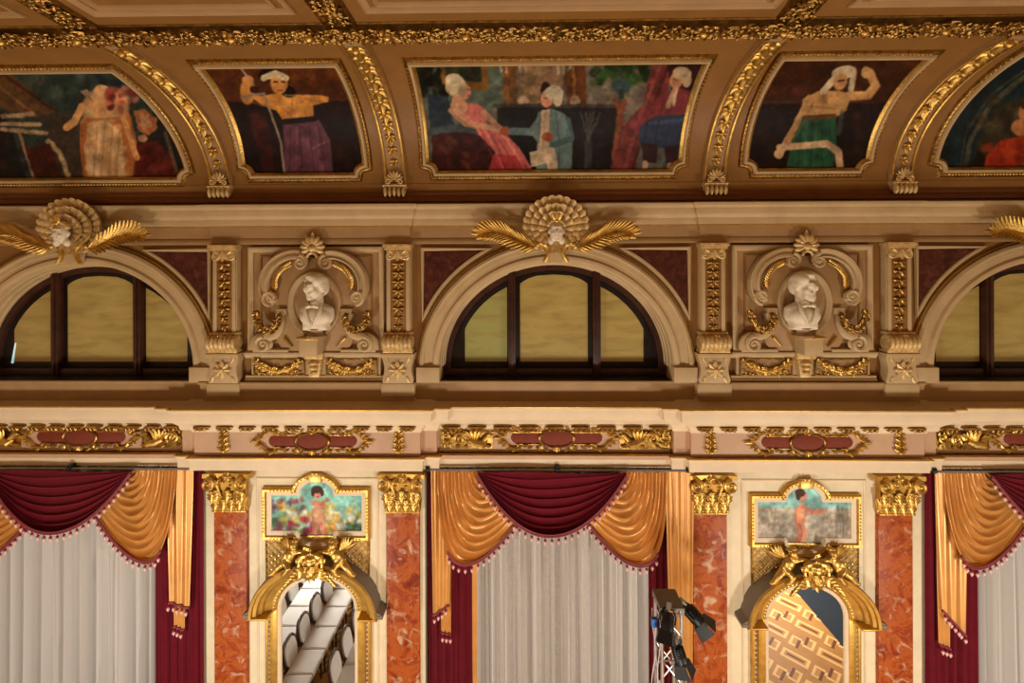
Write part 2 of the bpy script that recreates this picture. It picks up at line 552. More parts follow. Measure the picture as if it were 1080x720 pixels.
# crown (ledge and fascia)
m = MB()
m.sweep(PLAN, [(-0.30, zz(405, 0.05)), (-0.10, zz(424, 0.0)), (0.10, zz(431, 0.12)), (0.26, zz(432.5, 0.26)), (0.275, zz(434, 0.275)), (0.27, zz(435.5, 0.27)),
               (0.25, zz(436, 0.25)), (0.245, zz(445, 0.245)), (0.22, zz(447, 0.22)), (0.16, zz(448.2, 0.16)), (0.10, zz(449, 0.10)), (0.04, zz(452, 0.04)), (0.03, zz(456, 0.03)), (0.0, zz(456.5, 0.0)), (-0.2, zz(456.5, 0))], flat)
struct('trim_1', m, CREAM, 'long cream cornice ledge running below the lunettes', 'cornice')
m = MB()
m.sweep(PLAN, [(0.262, zz(432.6, 0.262)), (0.272, zz(431.9, 0.272)), (0.282, zz(432.8, 0.282)), (0.28, zz(433.8, 0.28)), (0.262, zz(434.2, 0.262))], flat)
struct('trim_2', m, GOLDPAINT, 'thin gilded line along the edge of the cornice ledge', 'moulding')
# frieze face
m = MB()
m.sweep(PLAN, [(-0.2, zz(455, 0)), (0.005, zz(455, 0)), (0.005, zz(480.5, 0)), (-0.03, zz(481, 0)), (-0.03, zz(487, 0)), (-0.2, zz(487, 0))], flat)
struct('trim_3', m, ROSE, 'rose beige frieze band under the cornice ledge', 'frieze')
# architrave below
m = MB()
m.sweep(PLAN, [(-0.05, zz(483.0, 0.0)), (0.085, zz(484.0, 0.085)), (0.09, zz(485.0, 0.09)), (0.075, zz(486.4, 0.075)), (0.06, zz(487, 0.06)), (0.055, zz(497.4, 0.055)), (-0.06, zz(497.4, 0.055)), (-0.06, zz(490, 0))], flat)
struct('trim_4', m, CREAM, 'cream architrave strip directly above the capitals and curtains', 'architrave')
m = MB()
m.sweep(PLAN, [(0.07, zz(483.7, 0.07)), (0.082, zz(483.3, 0.085)), (0.098, zz(484.3, 0.095)), (0.095, zz(485.2, 0.095)), (0.08, zz(485.4, 0.09))], flat)
struct('trim_5', m, GOLDPAINT, 'thin gilded line between frieze and architrave', 'moulding')
# soffit closing the top of lower wall
m = MB(); m.box(XL, XR, -0.12, 1.0, ZP(484, -0.1), ZP(480, -0.1))
struct('trim_6', m, ROSE, 'flat underside above the curtained recesses', 'soffit')

# ---- stylobate between ledge and lunettes
def plan2(e, d, px=(218, 437, 736, 966), yo=0.0):
    xs = [XP(p, 0, 400) for p in px]
    return [(XR, yo), (xs[3] + e, yo), (xs[3] + e, yo - d), (xs[2] - e, yo - d), (xs[2] - e, yo), (xs[1] + e, yo), (xs[1] + e, yo - d), (xs[0] - e, yo - d), (xs[0] - e, yo), (XL, yo)]
m = MB()
m.sweep(plan2(0.0, 0.10), [(-0.05, ZP(401.3, -.02)), (0.05, ZP(401.8, -.05)), (0.055, ZP(403.3, -.05)), (0.03, ZP(405, -.05)), (0.03, ZP(408, -.03)), (0.0, ZP(414, 0)), (-0.01, ZP(426, 0)), (-0.1, ZP(430, 0))], flat)
struct('trim_7', m, TAN, 'tan base course with a pale edge under the lunettes', 'moulding')

# ---- upper entablature
def cz(py, o): return ZP(py, -0.05 - o)
PLU = plan2(0.0, 0.05, px=(226, 433, 738, 957))
m = MB()
m.sweep(PLU, [(0.0, cz(256.5, 0)), (0.05, cz(256.5, .05)), (0.055, cz(255, .05)), (0.03, cz(250.5, .03)), (0.02, cz(250, .02)), (0.02, cz(239, .02)), (0.02, cz(237, .02))], flat)
struct('trim_8', m, TAN, 'tan frieze strip above the lunettes and busts', 'frieze')
m = MB()
m.sweep(PLU, [(0.0, cz(237.6, .03)), (0.045, cz(237.4, .05)), (0.055, cz(236, .05)), (0.06, cz(230, .06)), (0.085, cz(228.5, .08)), (0.10, cz(227, .10)), (0.11, cz(226, .11)),
              (0.115, cz(219.5, .11)), (0.15, cz(218, .15)), (0.165, cz(216, .16)), (0.165, cz(214, .16)), (0.12, cz(213, .14)), (-0.1, cz(212.5, .1))], flat)
struct('trim_9', m, STONE, 'pale stepped cornice under the painted cove', 'cornice')
m = MB()
m.sweep(PLU, [(0.03, cz(238.4, .03)), (0.052, cz(238.2, .05)), (0.054, cz(237.2, .05)), (0.03, cz(236.9, .04))], flat)
struct('trim_10', m, GOLDPAINT, 'thin gilded line under the pale cornice of the cove', 'moulding')

# ---- cove
CY0 = 0.03; CA, CB, CZ = 1.90, 1.58, 9.40 + H0
_tab = []
for i in range(401):
    t = i / 400
    if t < 0.12: _tab.append((CY0, 9.0 + H0 + (CZ - 9.0 - H0) * t / 0.12))
    else:
        a = (t - 0.12) / 0.88 * math.pi / 2
        _tab.append((CY0 - CA + CA * math.cos(a), CZ + CB * math.sin(a)))
_sl = [0.0]
for i in range(1, 401): _sl.append(_sl[-1] + math.dist(_tab[i], _tab[i - 1]))
SMAX = _sl[-1]
def cove(u, s, h=0.0):
    if s > SMAX: return (u, CY0 - CA - (s - SMAX), ZCEIL - h)
    s = max(0, s)
    i = min(399, max(0, int(np.searchsorted(_sl, s)) - 1))
    k = (s - _sl[i]) / (_sl[i + 1] - _sl[i])
    y = _tab[i][0] + (_tab[i + 1][0] - _tab[i][0]) * k; z = _tab[i][1] + (_tab[i + 1][1] - _tab[i][1]) * k
    a, b = _tab[max(i - 3, 0)], _tab[min(i + 4, 400)]
    ty, tz = b[0] - a[0], b[1] - a[1]; l = math.hypot(ty, tz)
    ny, nz = -tz / l, ty / l
    return (u, y + ny * h, z + nz * h)
def S_at(py, px=586):
    best = None
    for s in np.linspace(0, SMAX, 300):
        d = abs(proj(cove(XP(px, -0.5, 200), s))[1] - py)
        if best is None or d < best[0]: best = (d, s)
    return best[1]
def XC(px, s, py=None):
    """X on the cove at arc length s that the photograph shows at column px"""
    p = cove(0, s)
    yy = PY0 - FOC * (p[2] - CAM.z) / (p[1] - CAM.y)
    return P(px, yy, p[1]).x
m = MB()
m.grid(lambda u, v: cove(XL + (XR - XL) * u, SMAX * v), 60, 40)
struct('ceiling_cove', m, OCHRE, 'curved ochre cove between wall and ceiling', 'ceiling')
m = MB(); m.box(XL, XR, -17, CY0 - CA + 0.01, ZCEIL, ZCEIL + 0.1)
struct('ceiling', m, OCHRE, 'flat ochre coffered ceiling at the top of the photo', 'ceiling')
# base moulding of the cove
m = MB()
m.sweep([(XR, 0), (XL, 0)], [(-0.05, 9.02), (0.05, 9.03), (0.07, 9.08), (0.05, 9.12), (0.03, 9.13), (0.03, 9.17), (0.01, 9.2), (-0.03, 9.2)], lambda a, b, h: (a, b, h + H0))
struct('trim_11', m, UMBER_SHADE, 'narrow moulding at the foot of the cove, coloured dark for shade', 'moulding')

# =================================================================== COVE
def curls(m, x0, x1, v0, v1, mapf, n, size, rng, hh=0.02):
    """dense gilded foliage relief over a strip of (u, v)"""
    for i in range(n):
        u = x0 + (x1 - x0) * (i + rng.random()) / n
        v = v0 + (v1 - v0) * (0.12 + 0.76 * rng.random())
        k = rng.random()
        if k < 0.45:
            a = rng.random() * 6.28; b = Vector(mapf(u, v, hh * 0.3))
            d = Vector(mapf(u + math.cos(a) * .1, v + math.sin(a) * .1, hh * 0.3)) - b
            nn = Vector(mapf(u, v, 1)) - Vector(mapf(u, v, 0))
            m.leaf(b, d, nn, size * (0.8 + rng.random() * 0.8), size * 0.6, 0.35, n=3, th=0.5)
        elif k < 0.8:
            r = size * (0.35 + 0.3 * rng.random()); a0 = rng.random() * 6.28; sg = rng.choice((-1, 1))
            pts = [mapf(u + r * (1 - .5 * t / 7) * math.cos(a0 + sg * t * .75), v + r * (1 - .5 * t / 7) * math.sin(a0 + sg * t * .75), hh * (0.4 + .08 * t)) for t in range(8)]
            nn = Vector(mapf(u, v, 1)) - Vector(mapf(u, v, 0))
            m.tube(pts, [size * .13] * 8, n=4, up=nn, caps=False)
        else:
            c = mapf(u, v, hh * 0.6)
            m.ell(c, size * (0.2 + 0.18 * rng.random()), 6, 4)

CL = lambda a, b, h: (a, b, ZCEIL - h)
rng = random.Random(3)
RIBPX = [((236, 185), (125, 43)), ((418, 185), (374, 43)), ((752, 185), (816, 38)), ((948, 185), (1067, 38))]
S_RB = S_at(205); S_BAND = SMAX + 0.10
RIBX = []
for (b, t) in RIBPX:
    RIBX.append((XC(b[0], S_at(185)), XC(t[0], SMAX - 0.15)))
def ribx(i, s):
    t = (s - S_RB) / (SMAX - S_RB)
    return RIBX[i][0] + (RIBX[i][1] - RIBX[i][0]) * t

# gilded foliage band along the top of the cove
YBC = -2.06
m = MB()
m.sweep([(XL, YBC), (XR, YBC)], [(-0.24, -0.10), (-0.23, 0.01), (-0.21, 0.018), (-0.19, 0.012), (0.185, 0.02), (0.21, 0.05), (0.24, 0.03), (0.25, -0.15)], CL)
band = struct('trim_12', m, OLDGOLD, 'gilded foliage band running along the top of the cove', 'moulding')
m = MB()
curls(m, -8.2, 9.0, YBC - .20, YBC + .18, CL, 2300, 0.085, rng, 0.07)
m2 = MB()
for v in m.v: pass
o = m.build('foliage_relief', OLDGOLD, band); o['kind'] = 'stuff'; o.location = (0, 0, -0.035)
m = MB()
for i in range(17):
    u = -7.9 + i * 1.03
    for k in range(6):
        a = k / 6 * 6.28
        m.leaf(CL(u, YBC, .05), (math.cos(a), math.sin(a), 0), (0, 0, -1), 0.15, 0.1, .2, n=3)
    m.ell(CL(u, YBC, .09), .06, 8, 6)
m.build('rosettes', GOLD, band)

# ceiling bands that continue the ribs across the flat ceiling
for i, px in enumerate(((40, 0), (341, 0), (852, 0), (1190, 0))):
    p = P(px[0], 0, -2.72)
    tt = (ZCEIL - CAM.z)
    # position on ceiling plane seen at the top edge of the photograph
    d = _ROT3 @ Vector(((px[0] - PX0) / FOC, PY0 / FOC, -1)); q = CAM + d * (tt / d.z)
    x1 = ribx(i, SMAX); dx = (q.x - x1) / (q.y + 1.9)
    mapx = lambda a, b, h, x1=x1, dx=dx: (x1 + dx * (b + 1.9) + a, b, ZCEIL - h)
    m = MB()
    m.sweep([(0, -2.2), (0, -9)], [(-0.22, -.02), (-0.215, 0.02), (-0.19, 0.045), (-0.165, 0.015), (0.165, 0.015), (0.19, 0.045), (0.215, 0.02), (0.22, -.02)], mapx)
    cb = m.build('ceiling_band', OLDGOLD)
    tag(cb, ['gilded ceiling band meeting the foliage band above the leftmost rib', 'gilded ceiling band meeting the foliage band left of the seated couple painting',
             'gilded ceiling band meeting the foliage band right of the seated couple painting', 'gilded ceiling band above the rib nearest the right edge'][i], 'moulding', 'ceiling bands', 'structure')
    m = MB(); curls(m, 0, 0.001, 0, 0.001, mapx, 1, .01, rng, .05)
    m = MB()
    sw = lambda u, v, h, mapx=mapx: mapx(v, u, h)
    curls(m, -2.28, -4.4, -0.18, 0.18, sw, 260, 0.085, rng, 0.06)
    o = m.build('foliage_relief', OLDGOLD, cb); o['kind'] = 'stuff'

# coffer mouldings on the flat ceiling
cx = [-12] + [ribx(i, SMAX) for i in range(4)] + [13]
tn = 13
for i in range(5):
    a, b = cx[i] + 0.42, cx[i + 1] - 0.42
    m = MB()
    m.sweep([(a, -2.52), (a, -7.5), (b, -7.5), (b, -2.52)], [(0.0, -.01), (0.0, 0.03), (0.02, 0.04), (0.05, 0.015), (0.09, 0.01), (0.10, -0.01)], CL, closed=True)
    m.sweep([(a + .17, -2.66), (a + .17, -7.3), (b - .17, -7.3), (b - .17, -2.66)], [(0.0, -.01), (0.0, 0.03), (0.02, 0.045), (0.05, 0.02), (0.06, -0.01)], CL, closed=True)
    struct('trim_%d' % tn, m, TAN, ['pale coffer moulding on the ceiling in the far left corner', 'pale coffer moulding above the shirtless man painting',
           'wide pale coffer moulding above the seated couple painting', 'pale coffer moulding above the woman in green painting', 'pale coffer moulding on the ceiling in the far right corner'][i], 'moulding')
    tn += 1

# ---- ribs
RIBLAB = ['gilded garland rib between the white gowned figure and the shirtless man paintings', 'gilded garland rib between the shirtless man and the seated couple paintings',
          'gilded garland rib between the seated couple and the woman in green paintings', 'gilded garland rib between the woman in green and the red robed figure paintings']
for i in range(4):
    x0 = RIBX[i][0]
    root = thing('cove_rib', cove(x0, S_RB), RIBLAB[i], 'rib', 'cove ribs')
    base = Vector(cove(x0, S_RB))
    rm = lambda a, s, h, i=i, base=base: tuple(Vector(cove(ribx(i, s) + a, s, h)) - base)
    ss = [S_RB + (S_BAND - 0.12 - S_RB) * k / 30 for k in range(31)]
    m = MB()
    m.sweep([(0, s) for s in ss], [(-.19, -.02), (-.19, .05), (-.15, .06), (-.14, .035), (.14, .035), (.15, .06), (.19, .05), (.19, -.02)], rm)
    m.build('rib_band', TAN, root)
    for sg in (-1, 1):
        m = MB()
        m.sweep([(sg * .165, s) for s in ss[3:]], [(-.022, .05), (-.02, .075), (0, .085), (.02, .075), (.022, .05)], rm)
        m.build('gilded_edge', GOLD, root)
    # garland of leaf clusters
    n = 11
    for k in range(n):
        s = S_RB + 0.55 + (S_BAND - 0.35 - S_RB - 0.55) * k / (n - 1)
        sc = 0.7 + 0.6 * min(1, k / 5)
        m = MB()
        nn = Vector(rm(0, s, 1)) - Vector(rm(0, s, 0)); up = (Vector(rm(0, s + .02, 0)) - Vector(rm(0, s - .02, 0))).normalized()
        b = Vector(rm(0, s + .06, .04)); side = up.cross(nn).normalized()
        for a, L_, W_ in ((0, .17, .10), (.7, .14, .08), (-.7, .14, .08), (1.6, .10, .07), (-1.6, .10, .07)):
            m.leaf(b, -up * math.cos(a) + side * math.sin(a), nn, L_ * sc, W_ * sc, .35, n=4, th=.45)
        m.ell(b + nn * .03 * sc, .045 * sc, 8, 6); m.leaf(b - up * .03 + nn * .03, -up, nn, .15 * sc, .07 * sc, .5, n=4, th=.5)
        m.build('leaf_cluster', GOLD, root)
    # console at the foot
    m = MB()
    for k in range(5):
        a = (k - 2) * 0.22
        m.ell(rm(a * 0.36, S_RB + .05, .12), (.030, .075, .095), 8, 8)
    m.sweep([(-.2, S_RB + .16), (.2, S_RB + .16)], [(-.03, .0), (-.03, .12), (0, .15), (.03, .12), (.03, .0)], rm)
    m.spiral((-.10, S_RB + .22), .06, .02, 1.2, 0, .018, .01, rm, h=.12)
    m.spiral((.10, S_RB + .22), .06, .02, 1.2, math.pi, .018, .01, rm, cw=-1, h=.12)
    for k in range(7):
        a = (k - 3) * 0.42
        p = Vector(rm(0, S_RB + .26, .10)); nn = Vector(rm(0, S_RB + .26, 1)) - Vector(rm(0, S_RB + .26, 0))
        q = Vector(rm(math.sin(a) * .2, S_RB + .26 + math.cos(a) * .2, .1))
        m.leaf(p, q - p, nn, .16, .055, .25, n=4, th=.5)
    m.build('shell_console', PALEGOLD, root)

# =================================================================== PAINTER
class Canvas:
    """paints flat pigment into an array; x0..x1, y0..y1 in photograph pixels"""
    K = 3
    def __init__(self, x0, y0, x1, y1, bg):
        self.o = (x0, y0); self.w = int((x1 - x0) * self.K) + 1; self.h = int((y1 - y0) * self.K) + 1
        yy, xx = np.mgrid[0:self.h, 0:self.w]
        self.X = xx / self.K + x0; self.Y = yy / self.K + y0
        self.A = np.zeros((self.h, self.w, 3)); self.A[:] = bg
        self.rs = np.random.RandomState(5)
    def mix(self, mask, c, a=1.0):
        k = (np.clip(mask, 0, 1) * a)[..., None]
        self.A = self.A * (1 - k) + np.array(c, float) * k
    def ell(self, c, x, y, rx, ry, rot=0.0, soft=0.18, a=1.0):
        cs, sn = math.cos(R(rot)), math.sin(R(rot))
        dx, dy = self.X - x, self.Y - y
        u = (dx * cs + dy * sn) / rx; v = (-dx * sn + dy * cs) / ry
        self.mix((1 - np.sqrt(u * u + v * v)) / soft + 0.5, c, a)
    def poly(self, c, pts, a=1.0):
        ins = np.zeros_like(self.X, bool); n = len(pts)
        dist = np.full_like(self.X, 1e9)
        for i in range(n):
            x1, y1 = pts[i]; x2, y2 = pts[(i + 1) % n]
            with np.errstate(divide='ignore', invalid='ignore'):
                cond = ((y1 > self.Y) != (y2 > self.Y)) & (self.X < (x2 - x1) * (self.Y - y1) / (y2 - y1 + 1e-12) + x1)
            ins ^= cond
            l2 = (x2 - x1) ** 2 + (y2 - y1) ** 2 + 1e-9
            t = np.clip(((self.X - x1) * (x2 - x1) + (self.Y - y1) * (y2 - y1)) / l2, 0, 1)
            dist = np.minimum(dist, np.hypot(self.X - x1 - t * (x2 - x1), self.Y - y1 - t * (y2 - y1)))
        self.mix(0.5 + np.where(ins, dist, -dist) * 0.8, c, a)
    def line(self, c, pts, w, a=1.0):
        d = np.full_like(self.X, 1e9)
        for (x1, y1), (x2, y2) in zip(pts[:-1], pts[1:]):
            l2 = (x2 - x1) ** 2 + (y2 - y1) ** 2 + 1e-9
            t = np.clip(((self.X - x1) * (x2 - x1) + (self.Y - y1) * (y2 - y1)) / l2, 0, 1)
            d = np.minimum(d, np.hypot(self.X - x1 - t * (x2 - x1), self.Y - y1 - t * (y2 - y1)))
        self.mix(0.5 + (w / 2 - d) * 0.9, c, a)
    def dabs(self, cols, n, x0, y0, x1, y1, r0, r1, a=0.6):
        for i in range(n):
            self.ell(cols[self.rs.randint(len(cols))], x0 + (x1 - x0) * self.rs.rand(), y0 + (y1 - y0) * self.rs.rand(),
                     r0 + (r1 - r0) * self.rs.rand(), (r0 + (r1 - r0) * self.rs.rand()) * .8, self.rs.rand() * 180, 0.6, a)
    def finish(self, grain=5, warp=1.0, sat=0.88):
        rs = self.rs
        def low(n, amp):                                  # smooth random field
            g = rs.randn(self.h // n + 3, self.w // n + 3)
            yi = np.arange(self.h) / n; xi = np.arange(self.w) / n
            y0 = yi.astype(int); x0 = xi.astype(int); fy = (yi - y0)[:, None]; fx = (xi - x0)[None]
            fy = fy * fy * (3 - 2 * fy); fx = fx * fx * (3 - 2 * fx)
            a = g[y0][:, x0] * (1 - fx) + g[y0][:, x0 + 1] * fx; b = g[y0 + 1][:, x0] * (1 - fx) + g[y0 + 1][:, x0 + 1] * fx
            return (a * (1 - fy) + b * fy) * amp
        K = self.K
        yy, xx = np.mgrid[0:self.h, 0:self.w]
        wy = yy + low(5 * K, .4 * K * warp) + low(2 * K, .25 * K * warp) + rs.randn(self.h, self.w) * .14 * K * warp
        wx = xx + low(5 * K, .4 * K * warp) + low(2 * K, .25 * K * warp) + rs.randn(self.h, self.w) * .14 * K * warp
        B = self.A[np.clip(wy, 0, self.h - 1).astype(int), np.clip(wx, 0, self.w - 1).astype(int)]
        B = B * (1 + low(9 * K, .09) + low(3 * K, .06) + low(K, .035))[..., None]
        B += np.stack([low(4 * K, grain * .6), low(4 * K, grain * .6), low(4 * K, grain * .6)], -1)
        for _ in range(2):
            for ax in (0, 1):
                B = (np.roll(B, 1, ax) + 2 * B + np.roll(B, -1, ax)) / 4
        B += (self.rs.rand(self.h // 4 + 1, self.w // 4 + 1, 1).repeat(4, 0).repeat(4, 1)[:self.h, :self.w] - .5) * grain * .7
        g_ = B.mean(-1, keepdims=True)
        self.A = np.clip(g_ + (B - g_) * sat, 1, 255)
    def sample(self, px, py):
        i = int(min(self.h - 1, max(0, (py - self.o[1]) * self.K))); j = int(min(self.w - 1, max(0, (px - self.o[0]) * self.K)))
        return self.A[i, j]

def pigment(o, cv, gain, world_of=None):
    me = o.data
    n = len(me.vertices)
    buf = np.ones((n, 4), np.float32)
    M = Matrix.Translation(world_of) if world_of is not None else Matrix.Identity(4)
    for i, v in enumerate(me.vertices):
        px, py = proj(M @ v.co)
        c = lin(cv.sample(px, py))
        buf[i, :3] = [min(0.9, k * gain) for k in c]
    at = me.color_attributes.new('pigment', 'FLOAT_COLOR', 'POINT')
    at.data.foreach_set('color', buf.ravel())

def paint_couple():
    c = Canvas(425, 50, 760, 195, (92, 92, 78))
    c.poly((86, 100, 84), [(425, 50), (540, 50), (540, 115), (425, 115)])
    c.dabs([(104, 112, 92), (72, 86, 74), (96, 92, 70)], 60, 430, 55, 540, 112, 2, 4, .5)
    c.dabs([(18, 24, 14), (30, 38, 20), (14, 16, 10)], 45, 440, 62, 472, 98, 3, 7, .8)
    c.poly((128, 84, 30), [(462, 58), (512, 58), (515, 94), (492, 95), (466, 88)])
    c.poly((34, 44, 32), [(468, 58), (505, 58), (508, 86), (470, 84)])
    c.dabs([(60, 66, 40), (90, 70, 36)], 14, 470, 60, 504, 84, 3, 6, .5)
    c.poly((134, 104, 74), [(548, 50), (594, 50), (592, 112), (546, 112)])
    for x in (533, 538, 543): c.line((120, 70, 28), [(x, 56), (x - 1, 112)], 4)
    for x in (528, 534, 548, 554): c.line((176, 150, 116), [(x, 60), (x, 76)], 2.4)
    for x in (588, 594, 600): c.line((176, 150, 116), [(x, 60), (x, 78)], 2.4)
    c.poly((104, 58, 30), [(594, 78), (616, 62), (620, 112), (598, 112)])
    c.line((150, 100, 44), [(604, 70), (606, 110)], 3)
    c.ell((170, 150, 120), 551, 106, 6, 5); c.ell((156, 130, 96), 606, 106, 5, 6)
    c.poly((112, 102, 86), [(618, 50), (690, 50), (690, 150), (618, 150)])
    c.dabs([(128, 108, 92), (96, 92, 80), (140, 92, 84)], 50, 622, 80, 690, 140, 2, 4, .5)
    c.dabs([(34, 62, 26), (52, 84, 34), (20, 40, 18)], 60, 622, 62, 702, 86, 3, 7, .7)
    c.poly((30, 26, 26), [(524, 110), (652, 110), (652, 190), (524, 190)])
    c.line((62, 56, 52), [(520, 111), (655, 111)], 4)
    c.poly((20, 18, 20), [(536, 120), (600, 120), (600, 190), (536, 190)])
    for x in (612, 618, 622, 626, 632): c.line((84, 82, 80), [(620, 150), (x, 118)], 1.6, .8)
    c.line((72, 70, 68), [(620, 150), (620, 182)], 8, .7)
    c.ell((52, 76, 74), 655, 90, 10, 9); c.line((40, 56, 54), [(655, 96), (655, 102)], 5)
    c.poly((134, 72, 44), [(646, 104), (662, 104), (657, 118), (660, 190), (642, 190), (650, 118)])
    c.poly((112, 48, 46), [(690, 50), (716, 50), (704, 95), (676, 130), (668, 190), (640, 190), (655, 135), (678, 108)])
    c.line((160, 76, 70), [(700, 60), (676, 118), (656, 185)], 4, .6); c.line((74, 20, 22), [(708, 60), (684, 120), (664, 185)], 3, .6)
    c.poly((52, 24, 26), [(700, 50), (760, 50), (760, 190), (720, 190), (712, 120)])
    # armchair
    c.poly((38, 52, 66), [(450, 98), (472, 102), (480, 138), (454, 142)])
    c.poly((64, 22, 20), [(455, 138), (522, 140), (528, 190), (455, 190)])
    c.dabs([(96, 40, 30), (40, 16, 14), (110, 66, 34)], 46, 458, 144, 522, 185, 3, 6, .5)
    c.line((66, 82, 80), [(456, 138), (482, 134), (508, 138)], 8)
    c.finish()
    # lady
    c.ell((196, 110, 100), 499, 120, 16, 11, 20)
    c.poly((196, 104, 98), [(498, 128), (530, 138), (548, 156), (560, 176), (558, 190), (514, 190), (522, 160), (505, 142)])
    c.poly((164, 58, 60), [(520, 162), (548, 164), (560, 180), (558, 190), (512, 190)])
    c.line((228, 140, 126), [(530, 142), (552, 172)], 3, .6); c.line((140, 30, 40), [(526, 168), (540, 186)], 3, .7)
    c.line((206, 152, 116), [(482, 100), (480, 112)], 9)
    c.ell((206, 152, 116), 484, 112, 9, 8); c.line((206, 152, 116), [(476, 116), (492, 130), (524, 136)], 7)
    c.line((200, 148, 114), [(510, 118), (528, 136)], 6)
    c.ell((206, 150, 116), 489, 96, 7, 9, -10); c.ell((198, 178, 140), 480, 90, 11, 11); c.ell((210, 194, 158), 478, 84, 9, 7)
    c.ell((150, 76, 50), 533, 138, 6, 5)
    for a_, b_ in (((506, 134), (524, 178)), ((516, 138), (538, 182)), ((526, 146), (546, 180))): c.line((134, 52, 54), [a_, b_], 1.6, .6)
    for a_, b_ in (((511, 136), (530, 176)), ((534, 146), (553, 178))): c.line((222, 150, 138), [a_, b_], 1.6, .5)
    c.line((150, 96, 70), [(478, 120), (494, 133), (522, 139)], 1.6, .6); c.line((222, 176, 142), [(480, 114), (496, 126)], 2, .5)
    c.ell((226, 212, 178), 476, 84, 5, 4, 0, .8, .7); c.ell((150, 130, 98), 486, 96, 4, 6, 0, .8, .6); c.line((120, 66, 50), [(492, 94), (495, 94.5)], 1.2); c.line((150, 70, 60), [(493, 101), (496, 101)], 1.2)
    # kneeling gentleman
    c.ell((40, 26, 24), 575, 94, 5, 8)
    c.line((92, 112, 112), [(572, 122), (560, 139), (540, 138)], 8)
    c.poly((98, 120, 118), [(568, 118), (582, 114), (596, 120), (604, 142), (602, 190), (564, 190), (566, 150), (560, 140)])
    c.poly((198, 172, 138), [(571, 116), (580, 114), (578, 160), (566, 164)])
    c.poly((206, 184, 150), [(558, 160), (584, 154), (592, 190), (580, 190), (576, 172), (560, 176)])
    c.line((70, 92, 92), [(598, 126), (602, 146), (584, 152)], 7)
    c.ell((150, 76, 44), 577, 144, 6, 5)
    c.ell((204, 142, 110), 576, 104, 6, 9); c.ell((200, 188, 160), 584, 98, 10, 8); c.ell((200, 188, 160), 588, 104, 5, 8); c.line((120, 70, 56), [(573, 103), (577, 103)], 1.2)
    c.line((60, 80, 82), [(586, 118), (590, 150), (588, 188)], 2, .6); c.line((128, 150, 146), [(594, 122), (600, 142)], 2, .5); c.line((66, 86, 88), [(570, 124), (568, 150)], 1.6, .6)
    c.line((220, 212, 190), [(580, 92), (590, 96)], 2, .6); c.line((150, 138, 116), [(582, 104), (590, 108)], 2, .6); c.line((150, 128, 104), [(574, 120), (572, 158)], 1.4, .5)
    # standing gentleman
    c.poly((120, 50, 54), [(696, 100), (716, 92), (740, 100), (738, 130), (690, 128), (672, 140), (668, 134)])
    c.poly((46, 56, 80), [(674, 134), (690, 122), (720, 120), (738, 130), (732, 152), (700, 156), (674, 152)])
    c.line((78, 94, 126), [(684, 130), (722, 126)], 4, .6)
    c.line((176, 142, 112), [(712, 92), (704, 112)], 5); c.line((196, 170, 140), [(714, 90), (710, 110)], 3)
    c.poly((50, 30, 36), [(676, 150), (694, 152), (692, 172), (678, 170)]); c.poly((50, 30, 36), [(700, 154), (716, 152), (714, 174), (702, 172)])
    c.line((190, 158, 130), [(680, 172), (680, 190)], 6); c.line((190, 158, 130), [(706, 174), (706, 190)], 6)
    c.ell((190, 136, 100), 713, 84, 7, 9, 20); c.ell((190, 164, 128), 719, 77, 10, 7, 10); c.ell((186, 160, 126), 724, 84, 5, 8)
    for x_ in (682, 694, 706, 718): c.line((30, 40, 62), [(x_, 128), (x_ - 4, 152)], 1.6, .6)
    c.line((84, 32, 36), [(700, 102), (694, 128)], 2, .6); c.line((150, 80, 78), [(722, 98), (728, 126)], 2, .5); c.line((210, 190, 156), [(716, 73), (726, 78)], 2, .5); c.line((110, 66, 46), [(710, 83), (714, 84)], 1.3)
    c.finish(2.5, .4, 1.0); return c

